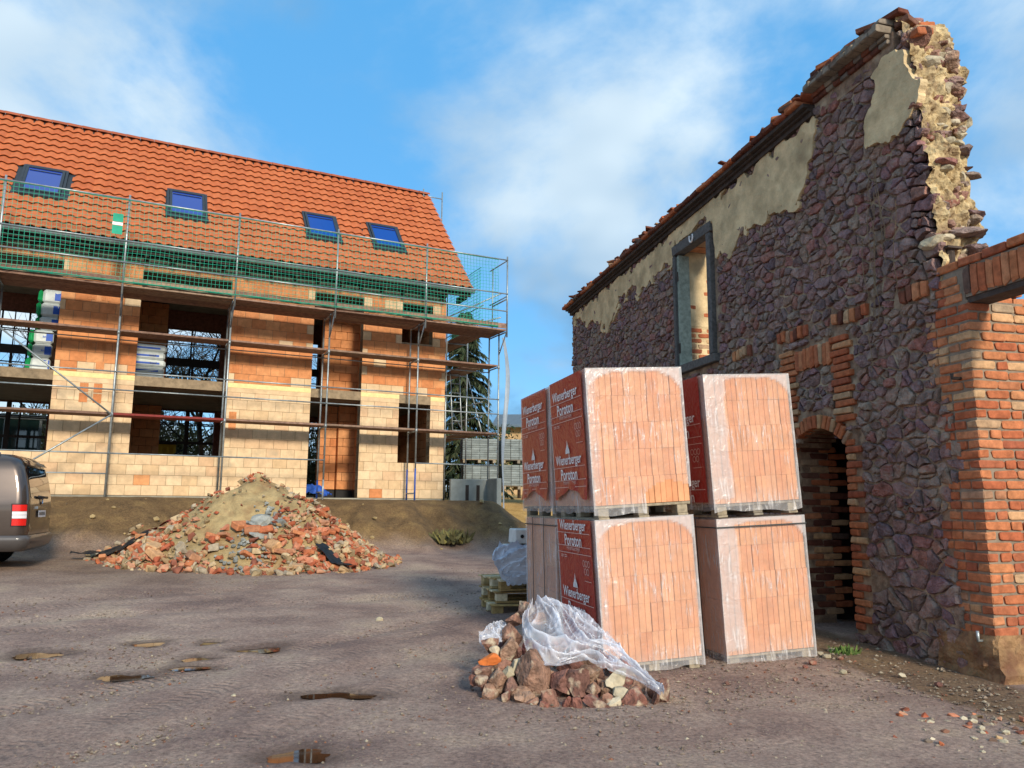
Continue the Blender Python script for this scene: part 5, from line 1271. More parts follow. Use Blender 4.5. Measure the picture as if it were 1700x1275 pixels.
while len(spots) < 2600:
    x, y = rk.uniform(-3.2, 3.3), rk.uniform(-2.65, 1.2); d = math.hypot(x / 2.6, y / 2.4)
    if d > 1.12: continue
    sandy = max(0, 1 - abs(x + .1) / 1.15) * (1 if .12 < d < .8 else 0)
    pr = .16 + .9 * max(0, d - .35) + (.35 if d < .1 else 0)
    if x > .7: pr += .3
    pr *= 1 - .88 * sandy
    if abs(x - .55 - .12 * y) < .34 and -2.2 < y < -.9: pr *= .15
    if d > 1: pr *= .3
    if rk.random() < pr: spots.append((x, y, rk.choice((.35, .45, .6, .75, 1.1)) * (1.1 if d > .5 else .85)))
spots.sort(key=lambda p: -p[2] + .15 * p[1]); hrest = MB()
for i, (x, y, sc_) in enumerate(spots):
    me = rk.choice(FRG); rot = (rk.uniform(-.8, .8), rk.uniform(-.8, .8), rk.uniform(0, 6.3)); z = hsurf(x, y) + .03 * sc_
    if i < 300: inst('brick_fragment', me, heap, (x, y, z), rot, (sc_,) * 3)
    else:
        M = Matrix.Translation((x, y, z - .01)) @ Euler(rot).to_matrix().to_4x4() @ Matrix.Scale(sc_ * .92, 4); hrest.add([tuple(M @ v.co) for v in me.vertices], [tuple(p.vertices) for p in me.polygons], 0, rk.random())
for k in range(34):                                              # whole bricks and mortared lumps rolled to the foot
    t = rk.uniform(PI * 1.02, PI * 1.98); q = rk.uniform(.55, 1.05); x, y = 2.55 * q * math.cos(t), 2.35 * q * math.sin(t)
    inst('whole_brick', rk.choice(BRK['r'] + BRK['p']), heap, (x, y, hsurf(x, y) + .05), (rk.uniform(-.6, .6), rk.uniform(-.6, .6), rk.uniform(0, 6)), (1.0, 1.05, 1.0) if k % 3 else (1.2, 1.8, 1.9))
tag(hrest.build('small_fragments', MT['frag'], heap), kind='stuff')
gr = MB()                                                       # run of grey plaster lumps down the front
for k in range(170):
    t = rk.random(); y = -.75 - 1.55 * t; x = .55 + .14 * y + .16 + rk.gauss(0, .17); s_ = rk.uniform(.02, .055); v, f = rock_geo(k, ICO1, 5, .2, (s_, s_, s_ * .8)); z = hsurf(x, y) + .01; gr.add([(a + x, b + y, c + z) for a, b, c in v], f, 0, rk.random())
tag(gr.build('grey_plaster_crumbs', MT['greyrub'], heap), kind='stuff')
for k, (x, y, a, b, c) in enumerate(((.55, -1.15, .25, .2, .11), (.62, -1.5, .26, .18, .09), (.40, -1.3, .16, .13, .08), (.85, -1.2, .16, .12, .08), (.5, -1.9, .2, .14, .06))):
    v, f = rock_geo(70 + k, ICO2, 7, .15, (a, b, c)); m = MB(); m.add(v, f); o = m.build('plaster_lump', MT['greyrub'], heap, loc=(x, y, hsurf(x, y) + .02)); o.rotation_euler = (.5, .1, k)
def rag(name, x0, y0, ln, wd, ang, seed, mt):
    m = MB(); n = 22
    for j in range(n + 1):
        for i in range(9):
            a, b = (j / n - .5) * ln, (i / 8 - .5) * wd * (1 - .5 * abs(j / n - .5)); x = x0 + a * math.cos(ang) - b * math.sin(ang); y = y0 + a * math.sin(ang) + b * math.cos(ang)
            m.v.append((x, y, hsurf(x, y) + .13 + .06 * mn.noise(Vector((x * 6, y * 6, seed))))); m.r.append(0)
    for j in range(n):
        for i in range(8): a = j * 9 + i; m.f.append((a, a + 1, a + 10, a + 9)); m.m.append(0)
    m.build(name, MT[mt], heap)
rag('black_plastic', -2.25, -1.05, 1.25, .34, .35, 3, 'tarp'); rag('black_plastic', 1.95, -1.45, .8, .24, -.5, 8, 'tarp'); rag('red_rag', -1.75, .05, .6, .22, .5, 5, 'redplank')

# ================================================================== parked van at the left edge (rear quarter in view)
VA = math.atan2(-.326, -.945)                                     # local x = forward, y = left side (towards the camera), z up
vz = ground_z(-8.3, 13.0)
van = empty('parked_van', (-7.82, 13.2, vz), VA, 'brown metallic van parked at the left edge, seen from its rear corner', 'van')
LEV = [(.26, .10, 4.15, .74, .10), (.36, .03, 4.28, .85, .16), (.55, .0, 4.36, .885, .18), (.80, .0, 4.38, .897, .18), (1.0, .005, 4.28, .897, .17), (1.10, .015, 3.55, .888, .16), (1.25, .04, 3.38, .868, .15), (1.45, .085, 3.14, .835, .15), (1.60, .13, 2.96, .80, .16), (1.70, .19, 2.80, .755, .18), (1.77, .27, 2.6, .67, .22), (1.80, .40, 2.4, .52, .25)]
def lev(z):
    for a, b in zip(LEV[:-1], LEV[1:]):
        if a[0] <= z <= b[0]: t = (z - a[0]) / (b[0] - a[0]); return [p + (q - p) * t for p, q in zip(a, b)]
    return list(LEV[-1])
def outline(z, n=8, grow=0.0):
    _, x0, x1, hw, rc = lev(z); x0 -= grow; x1 += grow; hw += grow; pts = []
    for (cx, cy, a0_) in ((x0 + rc, hw - rc, PI / 2), (x0 + rc, -hw + rc, PI), (x1 - rc, -hw + rc, 1.5 * PI), (x1 - rc, hw - rc, 0)):
        for k in range(n + 1): t = a0_ + PI / 2 * k / n; pts.append((cx + rc * math.cos(t), cy + rc * math.sin(t), z))
    return pts
def loft(zs, grow=0.0, cap=True):
    m = MB(); n = None
    for z in zs: p = outline(z, 8, grow); n = len(p); m.v += p; m.r += [0] * n
    for j in range(len(zs) - 1):
        for k in range(n): a = j * n + k; b = j * n + (k + 1) % n; m.f.append((a, a + n, b + n, b)); m.m.append(0)
    if cap: m.f.append(tuple((len(zs) - 1) * n + k for k in range(n))); m.m.append(0); m.f.append(tuple(reversed(range(n)))); m.m.append(0)
    return m
loft([.30, .36, .45, .55, .65, .8, .9, 1.0, 1.05, 1.10, 1.17, 1.25, 1.35, 1.45, 1.53, 1.60, 1.65, 1.70, 1.74, 1.77, 1.80]).build('body', MT['carpaint'], van, True)
def rear_pt(y, z, g=.006):
    _, x0, x1, hw, rc = lev(z); d = max(0, abs(y) - (hw - rc)); return (x0 + rc - math.sqrt(max(0, rc * rc - d * d)) - g, y, z)
def side_pt(x, z, sgn=1, g=.005):
    _, x0, x1, hw, rc = lev(z); d = max(0, x0 + rc - x); return (x, sgn * (hw - rc + math.sqrt(max(0, rc * rc - d * d)) + g), z)
def patch(name, fn, a0_, a1_, b0_, b1_, mt, na=16, nb=12, rnd=0.25):
    m = MB()
    for j in range(nb + 1):
        for i in range(na + 1):
            a, b = i / na, j / nb; ins = rnd * (max(0, abs(b - .5) * 2 - .7) / .3) ** 3; A = a0_ + (a1_ - a0_) * (ins * .5 + a * (1 - ins)); m.v.append(fn(A, b0_ + (b1_ - b0_) * b)); m.r.append(0)
    for j in range(nb):
        for i in range(na): q = j * (na + 1) + i; m.f.append((q, q + 1, q + na + 2, q + na + 1)); m.m.append(0)
    return m.build(name, MT[mt], van, True)
patch('rear_window', rear_pt, -.70, .70, 1.10, 1.60, 'carglass', rnd=.08)
patch('side_window', lambda a, b: side_pt(a, b, 1), .72, 1.75, 1.14, 1.56, 'carglass', rnd=.12); patch('side_window', lambda a, b: side_pt(a, b, 1), 1.9, 2.75, 1.14, 1.56, 'carglass', rnd=.12)
patch('window_seal', lambda a, b: side_pt(a, b, 1, .003), .69, 1.78, 1.115, 1.585, 'carblack', rnd=.12)
def corner_pt(a, z, g=.010):                                       # a runs round the rear left corner: <0 on the rear, >0 on the side
    _, x0, x1, hw, rc = lev(z)
    if a < 0: return (x0 - g, hw - rc + a, z)
    arc = rc * PI / 2
    if a < arc: t = PI - a / rc; return (x0 + rc + (rc + g) * math.cos(t), hw - rc + (rc + g) * math.sin(t), z)
    return (x0 + rc + (a - arc), hw + g, z)
for z0, z1, mt in ((.90, 1.00, 'red'), (.845, .895, 'lampwhite'), (.79, .84, 'lampwhite'), (.68, .785, 'red')): patch('tail_light', corner_pt, .10, .30, z0, z1, mt, 12, 3, 0)
patch('tail_light_seal', lambda a, z: corner_pt(a, z, .005), .085, .315, .665, 1.015, 'carblack', 12, 4, 0)
for z0, z1, mt in ((.90, 1.00, 'red'), (.68, .895, 'red')): patch('tail_light', lambda a, z: tuple(c if i != 1 else -c for i, c in enumerate(corner_pt(a, z))), .10, .30, z0, z1, mt, 12, 3, 0)
bm = MB(); zs_ = [.28, .34, .44, .50, .53]; gr_ = [.02, .06, .075, .065, .02]; n = None
for z, g_ in zip(zs_, gr_): p = outline(z, 8, g_); n = len(p); bm.v += p; bm.r += [0] * n
for j in range(len(zs_) - 1):
    for k in range(n): a = j * n + k; b = j * n + (k + 1) % n; bm.f.append((a, a + n, b + n, b)); bm.m.append(0)
bm.build('bumper', MT['cargrey'], van, True)
m = MB(); _ = [m.add([rear_pt(-.26 + .52 * a, .80 + .11 * b, .022) for a, b in ((0, 0), (1, 0), (1, 1), (0, 1))], [(0, 1, 2, 3)])]; pl = m.build('number_plate', MT['white'], van)
m = MB()
for k in range(6):
    y = -.2 + .07 * k; m.add([rear_pt(y + a, .83 + b, .025) for a, b in ((0, 0), (.04, 0), (.04, .055), (0, .055))], [(0, 1, 2, 3)])
m.build('plate_marks', MT['carblack'], pl)
m = MB(); m.add([rear_pt(y, z, .03) for y, z in ((-.34, .935), (.34, .935), (.34, .975), (-.34, .975))] + [rear_pt(y, z, .002) for y, z in ((-.34, .935), (.34, .935), (.34, .975), (-.34, .975))], BOXF); m.build('plate_trim', MT['chrome'], van)
m = MB(); ring(m, 0, 1.06, .062, .007, 24, -.0)
m.v = [(rear_pt(0, 1.06, .016)[0], y, z) for x, y, z in m.v]; xx = rear_pt(0, 1.06, .017)[0]
for (p, q) in (((-.035, 1.10), (0, 1.045)), ((.035, 1.10), (0, 1.045)), ((-.045, 1.05), (-.015, 1.01)), ((.045, 1.05), (.015, 1.01)), ((-.015, 1.01), (0, 1.04)), ((.015, 1.01), (0, 1.04))): m.tube([(xx, *p), (xx, *q)], .007, 4)
m.build('emblem', MT['chrome'], van)
me = text_mesh('CADDY', .2, MT['chrome'], .035, .02)
for v in me.vertices: c = v.co.copy(); v.co = (0, -c.x, c.y)
inst('lettering', me, van, (rear_pt(.5, .96, .012)[0], .5, .96))
m = MB(); m.tube([rear_pt(-.25, 1.12, .04), rear_pt(.05, 1.12, .05), rear_pt(.30, 1.13, .03)], .022, 6); m.build('wiper', MT['carblack'], van, True)
for s_ in (1, -1): m = MB(); m.tube([(.5, s_ * .66, 1.80), (1.2, s_ * .66, 1.86), (2.2, s_ * .65, 1.86), (2.6, s_ * .64, 1.80)], .02, 6); m.build('roof_rail', MT['chrome'], van, True)
for x in (.85, 3.5):
    for s_ in (1, -1):
        w_ = empty('wheel', (x, s_ * .78, .315)); w_.parent = van
        m = MB(); m.tube([(0, -.1, 0), (0, -.08, 0), (0, .08, 0), (0, .1, 0)], [.27, .315, .315, .27], 28); m.build('tyre', MT['rubber'], w_, True)
        m = MB(); m.tube([(0, s_ * .09, 0), (0, s_ * .105, 0)], [.2, .17], 20); m.build('rim', MT['steel'], w_, True)
        m = MB(); m.tube([(x, s_ * .80, .34), (x, s_ * .903, .34)], .36, 28); m.build('wheel_arch', MT['carblack'], van, True)
m = MB(); zz = [.56 + .05 * k for k in range(25)]
m.v = [rear_pt(yy, z, .004) for z in zz for yy in (lev(z)[3] - .17, lev(z)[3] - .155)]; m.r = [0] * 50; m.f = [(2 * k, 2 * k + 1, 2 * k + 3, 2 * k + 2) for k in range(24)]; m.m = [0] * 24; m.build('tailgate_gap', MT['carblack'], van)
patch('rear_spoiler', lambda a, z: rear_pt(a, z, .05), -.66, .66, 1.63, 1.69, 'carpaint', 14, 4, 0)
patch('side_trim', lambda a, z: side_pt(a, z, 1, .012), .45, 3.9, .56, .63, 'carblack', 30, 3, 0)
for x in (1.82, 2.85):
    m = MB(); m.v = [side_pt(x + a, z, 1, .003) for z in [.5 + .06 * k for k in range(19)] for a in (0, .012)]; m.r = [0] * 38
    m.f = [(2 * k, 2 * k + 1, 2 * k + 3, 2 * k + 2) for k in range(18)]; m.m = [0] * 18; m.build('door_gap', MT['carblack'], van)

# ================================================================== behind the house: trees, thicket, machines
rt = random.Random(5)
def bare_tree(name, x, y, h, label, seed, green=False):
    rg = random.Random(seed); z0 = ground_z(x, y); t = empty(name, (x, y, z0), 0, label, 'tree', 'bare trees behind the house'); tr = MB(); br = MB()
    def grow(p, d, ln, r, lvl):
        pts = [p]; q = p; dd = d
        for k in range(4):
            dd = (dd + Vector((rg.gauss(0, .13), rg.gauss(0, .13), rg.gauss(.03, .08)))).normalized(); q = q + dd * ln / 4; pts.append(q)
        (tr if lvl == 0 else br).tube(pts, [r * (1 - .45 * k / 4) for k in range(5)], 6 if lvl < 2 else 3, cap=False)
        if lvl < 4:
            for k in range(5):
                i = rg.randint(2, 4) if lvl == 0 else rg.randint(1, 4); a = Vector((rg.gauss(0, 1), rg.gauss(0, 1), rg.uniform(-.1, .7))).normalized()
                grow(pts[i], (dd * .75 + a * .9).normalized(), ln * rg.uniform(.5, .72), r * .5, lvl + 1)
    grow(Vector((0, 0, -.1)), Vector((rg.gauss(0, .05), rg.gauss(0, .05), 1)), h * .42, .03 * h * .45, 0)
    tr.build('trunk', MT['bark'], t, True); br.build('crown', MT['twig'], t)
for k, (x, y, h, lab) in enumerate(((-15.5, 31, 9.5, 'bare tree behind the house seen through the left upper opening'), (-12.6, 34, 10.5, 'tall bare tree behind the house, left of the wide upper opening'), (-10.0, 31, 9, 'bare branching tree filling the wide upper opening of the house'), (-7.2, 33, 9.5, 'bare tree behind the middle pier of the house'), (-5.0, 31.5, 8.5, 'bare tree seen through the narrow gap beside the house door'), (-13.8, 29, 8, 'smaller bare tree behind the house near the left opening'), (-11.3, 29.5, 9, 'slender bare tree close behind the house, left part of the wide opening'), (-8.8, 29.5, 8.5, 'slender bare tree close behind the house, right part of the wide opening'), (-17.0, 29.5, 9, 'bare tree at the far left edge of the left upper opening'))):
    bare_tree('bare_tree', x, y, h, lab, 40 + k)
def leaf_cloud(m, c, rad, n, size, rg, droop=0.0, shell=.5):
    for _ in range(n):
        d = Vector((rg.gauss(0, 1), rg.gauss(0, 1), rg.gauss(0, 1))).normalized() * (shell + (1 - shell) * rg.random()); p = Vector((c[0] + d.x * rad[0], c[1] + d.y * rad[1], c[2] + d.z * rad[2]))
        e1 = Vector((rg.gauss(0, 1), rg.gauss(0, 1), rg.gauss(0, 1) - droop)).normalized(); e2 = e1.cross(Vector((rg.gauss(0, 1), rg.gauss(0, 1), rg.gauss(0, 1)))).normalized(); s_ = size * rg.uniform(.5, 1.3)
        m.add([p, p + e1 * s_ * .5 + e2 * s_ * .22, p + e1 * s_, p + e1 * s_ * .5 - e2 * s_ * .22], [(0, 1, 2, 3)], 0, rg.random())
th = MB()
for k in range(230):
    x = rt.uniform(-24, -3); y = 33 + rt.uniform(-1.5, 2); z0 = ground_z(x, y); leaf_cloud(th, (x, y, z0 + rt.uniform(.3, 3.0)), (1.2, .8, 1.0), 120, .22, rt, 0, .1)
    for q in range(8): a = Vector((x + rt.uniform(-.8, .8), y + rt.uniform(-.5, .5), z0)); th.tube([a, a + Vector((rt.uniform(-.5, .5), rt.uniform(-.3, .3), rt.uniform(1.5, 3.6)))], [.025, .008], 3, cap=False)
tag(th.build('thicket', MT['hedge']), 'brown and olive winter thicket behind the house seen through the openings', 'thicket', kind='stuff')
# spruce right behind the house corner
sx, sy = -1.95, 31.5; sz = ground_z(sx, sy); sp = empty('spruce_tree', (sx, sy, sz), 0, 'dark drooping spruce behind the right corner of the house', 'tree')
m = MB(); m.tube([(0, 0, 0), (0, 0, 4), (.05, 0, 7.6)], [.2, .13, .03], 8); m.build('trunk', MT['bark'], sp, True)
m = MB()
for k in range(150):
    t = (k + .5) / 150; z = .9 + 6.7 * t; ln = (1.95 * (1 - t) ** .75 + .18) * rt.uniform(.6, 1.2); a = k * 2.4 + rt.uniform(-.3, .3); pts = [Vector((math.cos(a) * ln * q, math.sin(a) * ln * q, z - .5 * ln * q * q + .12 * q)) for q in (0, .35, .7, 1)]
    m.tube(pts, [.025, .018, .012, .004], 3, cap=False)
    for _ in range(95):
        q = rt.uniform(.05, 1); i = min(2, int(q * 3)); u = q * 3 - i; p = pts[i].lerp(pts[i + 1], u); d = Vector((math.cos(a), math.sin(a), 0)); side = Vector((-d.y, d.x, 0)) * rt.choice((-1, 1)); e1 = (d * .5 + side * rt.uniform(.2, .9) + Vector((0, 0, -rt.uniform(.4, 1.6)))).normalized(); e2 = e1.cross(Vector((rt.gauss(0, 1), rt.gauss(0, 1), rt.gauss(0, 1)))).normalized(); s_ = rt.uniform(.15, .42)
        m.add([p - e2 * s_ * .12, p + e2 * s_ * .12, p + e1 * s_], [(0, 1, 2)], 0, rt.random())
m.build('crown', MT['needle'], sp)
# evergreen bush and a brown hedge right of it
bx, by = .35, 35.5; bz_ = ground_z(bx, by); b_ = empty('evergreen_bush', (bx, by, bz_), 0, 'dense dark green bush behind the stacks of grey pavers', 'bush')
m = MB()
for k in range(36): leaf_cloud(m, (rt.gauss(0, .7), rt.gauss(0, .6), rt.uniform(.6, 3.0)), (.6, .6, .5), 120, .17, rt, 0, .3)
m.build('crown', MT['bush'], b_); m = MB(); m.tube([(0, 0, 0), (0, 0, 2.2)], [.09, .04], 6); m.build('trunk', MT['bark'], b_, True)
bx, by = -1.2, 33.8; bz_ = ground_z(bx, by); b_ = empty('winter_bush', (bx, by, bz_), 0, 'greyish brown leafless bush below the spruce behind the scaffold', 'bush')
m = MB()
for k in range(20): leaf_cloud(m, (rt.gauss(0, .6), rt.gauss(0, .4), rt.uniform(.4, 2.4)), (.5, .5, .45), 90, .14, rt, 0, .2)
m.build('crown', MT['hedge'], b_); m = MB(); m.tube([(0, 0, 0), (0, 0, 1.8)], [.07, .03], 6); m.build('trunk', MT['bark'], b_, True)
# far house with slate roof
hx, hy = 2.2, 48; hz = ground_z(hx, hy); fh = empty('far_house', (hx, hy, hz), R(-4), 'distant low house with grey slate roof and tan walls', 'house')
m = MB(); m.box(-3.0, 8, 0, 7, 0, 4.15); m.build('wall', MT['yellowwall'], fh)
m = MB(); m.add([(-3.4, -.5, 4.1), (8.4, -.5, 4.1), (8.4, 3.5, 5.2), (-3.4, 3.5, 5.2), (-3.4, 7.5, 4.1), (8.4, 7.5, 4.1), (-3.4, -.5, 4.25), (8.4, -.5, 4.25), (8.4, 3.5, 5.35), (-3.4, 3.5, 5.35), (-3.4, 7.5, 4.25), (8.4, 7.5, 4.25)], [(0, 3, 2, 1), (3, 4, 5, 2), (6, 7, 8, 9), (9, 8, 11, 10), (0, 1, 7, 6), (0, 6, 9, 3), (3, 9, 10, 4), (1, 2, 8, 7), (2, 5, 11, 8)]); rf = m.build('roof', MT['slate'], fh)
m = MB(); m.tube([(-3.4, -.58, 4.12), (8.4, -.58, 4.12)], .07, 6); m.build('gutter', MT['zinc'], fh, True)
m = MB(); m.box(-2.2, -1.2, -.02, .05, 1.2, 2.6); w_ = m.build('window', MT['machglass'], fh)
# ---- stacks of pavers
def stack(x, y, z, rz, n, w_, d_, lab):
    r = empty('paver_stack', (x, y, z), rz, lab, 'paver stack', 'stacks of grey concrete pavers on pallets')
    for k in range(3): m = MB(); m.cbox(.02 + k * (w_ - .16) / 2, .12 + k * (w_ - .16) / 2, 0, d_, 0, .1, .005); m.build('pallet_block', MT['palletwood'], r)
    m = MB(); m.cbox(0, w_, 0, d_, .102, .125, .004); m.build('pallet_board', MT['palletwood'], r)
    cols = 4
    for k in range(n):
        h = .078
        for c in range(cols): m = MB(); o = rt.uniform(-.006, .006); m.cbox(c * w_ / cols + .003 + o, (c + 1) * w_ / cols - .003 + o, rt.uniform(0, .008), d_, .127 + k * h, .127 + (k + 1) * h - .006, .006); m.build('paver_row', MT['paver'], r)
    m = MB()
    for xx in (w_ * .25, w_ * .75): m.box(xx, xx + .015, -.006, -.002, .1, .13 + n * .078); 
    m.build('strap', MT['strap'], r)
def pst(px, py, k, lab, rz=R(10)):
    z = 2.02 + k * .88; stack(px, py, z, rz, 9, 1.18, .9, lab)
pst(-1.62, 26.6, 0, 'lower grey paver stack directly behind the scaffold'); pst(-1.66, 26.62, 1, 'upper grey paver stack directly behind the scaffold')
pst(-.30, 26.8, 0, 'lower grey paver stack right of the hanging plastic strip'); pst(-.32, 26.8, 1, 'upper grey paver stack right of the hanging plastic strip')
pst(.95, 27.0, 0, 'lower grey paver stack half hidden behind the brick packs'); pst(.92, 27.0, 1, 'upper grey paver stack half hidden behind the brick packs')
# low concrete retaining piece at the corner of the bank
cw = empty('concrete_element', (-1.75, 22.75, 1.2), R(20), 'low grey concrete retaining element at the foot of the scaffold corner', 'concrete element')
m = MB(); m.cbox(0, 1.22, 0, .14, .0, 1.02, .012); m.build('panel', MT['concrete_d'], cw)
m = MB(); m.cbox(1.10, 1.24, -.9, -.002, -.1, 1.03, .012); m.build('side_panel', MT['concrete_d'], cw)
for x in (.45, .78): m = MB(); m.box(x, x + .1, -.006, .0, .3, .85); m.build('slot', MT['dark'], cw)
# ---- behind the house, glimpsed through its lower openings
def hl(u, w): return (FC.x - u * FDX - w * FDY, FC.y - u * FDY + w * FDX)
x, y = hl(12.6, 8.0); mc = empty('construction_machine', (x, y, ground_z(x, y)), FA, 'grey glazed cab of a machine behind the house, in the left lower opening', 'machine')
for nm, q, mt in (('roof', (-.1, 1.9, 0, 1.4, 2.35, 2.5), 'machine'), ('front_post', (0, .1, 0, .1, .6, 2.35), 'machine'), ('middle_post', (.75, .87, 0, .1, .6, 2.35), 'machine'), ('rear_post', (1.72, 1.8, 0, .1, .6, 2.35), 'machine'), ('door_glass', (.1, .75, .03, .06, .7, 2.35), 'machglass'), ('side_glass', (.87, 1.72, .03, .06, .7, 2.35), 'machglass'), ('chassis', (-.4, 2.3, -.1, 1.5, .3, .6), 'carblack'), ('seat', (.9, 1.4, .5, .9, .6, 1.6), 'carblack')):
    m = MB(); m.cbox(*q, .015); m.build(nm, MT[mt], mc)
x, y = hl(7.35, 8.5); yb = empty('yellow_container', (x, y, ground_z(x, y)), FA, 'yellow steel container behind the house in the wide lower opening', 'container')
m = MB(); m.cbox(-.3, .62, 0, 1.2, 0, 1.75, .02); m.build('box', MT['yellow'], yb)
for k in range(5): m = MB(); m.cbox(-.26 + .2 * k, -.2 + .2 * k, -.03, -.002, .1, 1.65, .006); m.build('rib', MT['yellow'], yb)
m = MB(); m.cbox(-.33, .65, -.05, 1.25, 1.75, 1.85, .01); m.build('rim', MT['carblack'], yb)
x, y = hl(6.1, 9.0); bp_ = empty('brick_heap', (x, y, ground_z(x, y)), 0, 'small heap of broken bricks behind the house in the wide lower opening', 'brick heap')
for k in range(60): inst('brick_fragment', rt.choice(FRG), bp_, (rt.gauss(0, .5), rt.gauss(0, .35), rt.uniform(.1, .9)), (rt.random(), rt.random(), rt.random() * 6), (1.5,) * 3)
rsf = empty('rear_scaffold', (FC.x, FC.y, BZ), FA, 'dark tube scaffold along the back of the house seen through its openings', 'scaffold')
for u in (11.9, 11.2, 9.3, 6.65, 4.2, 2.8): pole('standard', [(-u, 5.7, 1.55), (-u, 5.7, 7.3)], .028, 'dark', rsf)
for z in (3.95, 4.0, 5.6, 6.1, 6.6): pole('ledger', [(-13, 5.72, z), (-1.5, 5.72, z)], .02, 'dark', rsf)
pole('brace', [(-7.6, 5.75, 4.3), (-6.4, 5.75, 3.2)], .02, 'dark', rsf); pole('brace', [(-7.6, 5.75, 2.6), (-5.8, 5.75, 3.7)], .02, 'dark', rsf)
m = MB()
for j in range(15):
    for i in range(15): m.v.append((-.5 + i * .07, -.3 + j * .05, .30 * max(0, 1 - ((i - 7) / 8) ** 2) * max(0, 1 - ((j - 7) / 8) ** 2) + .10 * mn.noise(Vector((i * .5, j * .5, 2))))); m.r.append(0)
m.f = [(j * 15 + i, j * 15 + i + 1, (j + 1) * 15 + i + 1, (j + 1) * 15 + i) for j in range(14) for i in range(14)]; m.m = [0] * len(m.f)
x, y = hl(3.55, 1.0); o = m.build('blue_tarp', MT['bluetarp'], loc=(x, y, 1.70)); tag(o, 'crumpled blue tarpaulin on the floor just inside the house door', 'tarpaulin')

# ================================================================== small things on the ground
rg_ = random.Random(77)
pb = MB(); OCT = [(1, 0, 0), (-1, 0, 0), (0, 1, 0), (0, -1, 0), (0, 0, 1), (0, 0, -1)]; OF = [(0, 2, 4), (2, 1, 4), (1, 3, 4), (3, 0, 4), (2, 0, 5), (1, 2, 5), (3, 1, 5), (0, 3, 5)]
def pebble(x, y, s_):
    a = rg_.uniform(0, 6.3); c, s = math.cos(a), math.sin(a); sx, sy, sz_ = s_ * rg_.uniform(.8, 1.5), s_ * rg_.uniform(.6, 1.1), s_ * rg_.uniform(.4, .8); z = ground_z(x, y)
    pb.add([(x + (p[0] * sx + rg_.uniform(-.2, .2) * sx) * c - p[1] * sy * s, y + p[0] * sx * s + p[1] * sy * c, z + p[2] * sz_ + sz_ * .2) for p in OCT], OF, 0, rg_.random())
n = 0
while n < 26000:
    y = 3.6 + 14 * rg_.random() ** 1.5; x = rg_.uniform(-.72, .62) * y
    d = mn.noise(Vector((x * .5, y * .5, 31))) + .35 * mn.noise(Vector((x * 1.7, y * 1.7, 2)))
    near_wall = 1 if x > 3.0 - .25 * (y - 6.7) else 0
    if near_wall and x > 3.95 - .25 * (y - 6.7): continue
    if d + .5 * near_wall + (.35 if (.3 < x < 3 and 5 < y < 8) else 0) < .12 and rg_.random() > .3: continue
    if any(((x - q[0]) / (q[2] + .05)) ** 2 + ((y - q[1]) / (q[3] + .05)) ** 2 < 1 for q in PUD): continue
    pebble(x, y, .003 + .014 * rg_.random() ** 4 * (1 + .5 * near_wall)); n += 1
tag(pb.build('gravel', MT['pebble']), 'loose gravel and crumbs strewn over the yard', 'gravel', kind='stuff')
def chunk(name, x, y, s_, mt, label, cat, seed, flat=.7):
    v, f = rock_geo(seed, ICO2, 8, .2, (s_, s_ * .85, s_ * flat)); m = MB(); m.add(v, f); o = m.build(name, MT[mt], loc=(x, y, ground_z(x, y) + s_ * flat * .5)); o.rotation_euler = (0, 0, seed); return tag(o, label, cat)
chunk('white_stone', -1.5, 9.3, .055, 'pilewhite', 'single pale stone lying in the open middle of the yard', 'stone', 5)
chunk('white_stone', -2.05, 6.1, .025, 'pilewhite', 'tiny white stone between the puddles in the foreground', 'stone', 6)
# scattered brick rubble at the foot of the pier
rub = empty('brick_rubble', (3.1, 5.5, 0), 0, 'scatter of orange brick shards and pebbles on the ground before the gate pier', 'rubble')
for k in range(58):
    x, y = 3.08 + rg_.gauss(0, .24), 5.45 + rg_.gauss(0, .26) - .3 * 0
    if rg_.random() < .45: o = inst('brick_shard', rg_.choice(FRG), rub, (x - 3.1, y - 5.5, ground_z(x, y) + .008), (rg_.uniform(-.4, .4), rg_.uniform(-.4, .4), rg_.uniform(0, 6)), [rg_.uniform(.2, .55)] * 2 + [rg_.uniform(.25, .5)])
    else:
        s_ = rg_.uniform(.015, .038); v, f = rock_geo(k + 500, ICO1, 6, .2, (s_, s_ * .8, s_ * .6)); m = MB(); m.add(v, f); m.build('pebble', MT['pilewhite'] if k % 3 else MT['pebble'], rub, loc=(x - 3.1, y - 5.5, ground_z(x, y) + s_ * .3))
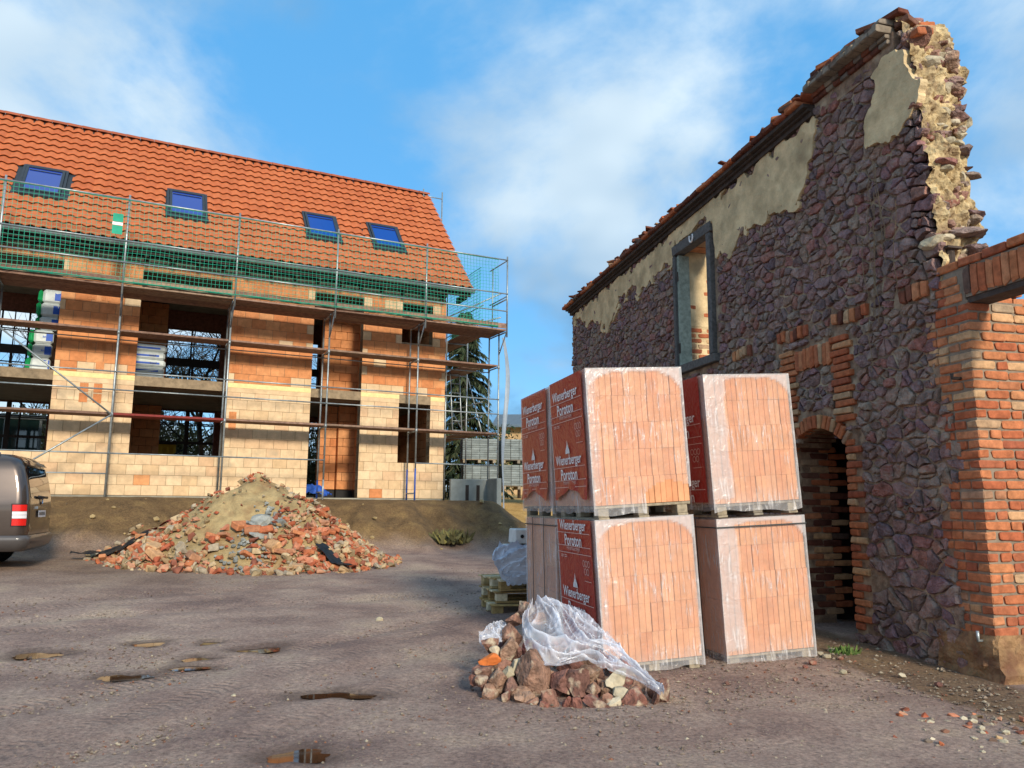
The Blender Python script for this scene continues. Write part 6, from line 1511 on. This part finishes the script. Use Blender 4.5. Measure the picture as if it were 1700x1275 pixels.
for k, (x, y, s_) in enumerate(((2.72, 7.35, .05), (2.95, 7.62, .05), (3.05, 7.55, .04), (3.12, 7.9, .05), (2.6, 7.2, .035), (2.85, 7.0, .04), (2.35, 6.75, .03), (1.55, 6.35, .025), (1.75, 6.6, .03), (3.3, 6.9, .045), (3.45, 6.6, .04), (2.95, 7.75, .05), (2.1, 6.1, .025))):
    v, f = rock_geo(k + 800, ICO1, 6, .2, (s_, s_ * .8, s_ * .6)); m = MB(); m.add(v, f); m.build('loose_stone', MT['pilewhite'] if k % 2 else MT['pile'], rub, loc=(x - 3.1, y - 5.5, ground_z(x, y) + s_ * .3))
def weed(x, y, r_, n, h, label, mt='weed'):
    m = MB(); z0 = ground_z(x, y)
    for _ in range(n):
        a = rg_.uniform(0, 6.3); d = rg_.random() ** .7 * r_; p = Vector((d * math.cos(a), d * math.sin(a), 0)); e = Vector((rg_.gauss(0, .6), rg_.gauss(0, .6), 1)).normalized(); s_ = h * rg_.uniform(.4, 1); q = e.cross(Vector((rg_.gauss(0, 1), rg_.gauss(0, 1), 0))).normalized() * s_ * .14
        m.add([p - q, p + q, p + e * s_ * .6 + q * .8, p + e * s_, p + e * s_ * .6 - q * .8], [(0, 1, 2, 3, 4)], 0, rg_.random())
    tag(m.build('weed', MT[mt], loc=(x, y, z0 - .01)), label, 'weed')
weed(3.22, 7.85, .14, 160, .09, 'low green weeds beside the arched doorway'); weed(2.85, 8.1, .08, 60, .07, 'small green tuft by the foot of the right brick pack'); weed(3.55, 5.25, .16, 110, .06, 'thin grass at the lower right edge before the pier')
x, y = hl(1.05, -3.2); weed(x, y, .45, 300, .4, 'dark scrubby shrub on the earth bank below the house corner', 'hedge')
for k in range(26):                                              # clods on the bank
    u, w = rg_.uniform(-1, 9), -rg_.uniform(1.6, 4.2); x, y = hl(u, w); chunk_s = rg_.uniform(.03, .09)
    v, f = rock_geo(k + 1200, ICO1, 5, .25, (chunk_s, chunk_s, chunk_s * .7)); pb2 = MB(); pb2.add(v, f)
    if k == 0: clod = empty('earth_clods', (x, y, ground_z(x, y)), 0, 'brown clods of earth lying on the bank below the house', 'clods'); cx_, cy_, cz_ = x, y, ground_z(x, y)
    pb2.build('clod', MT['sand'], clod, loc=(x - cx_, y - cy_, ground_z(x, y) - cz_ + chunk_s * .3))
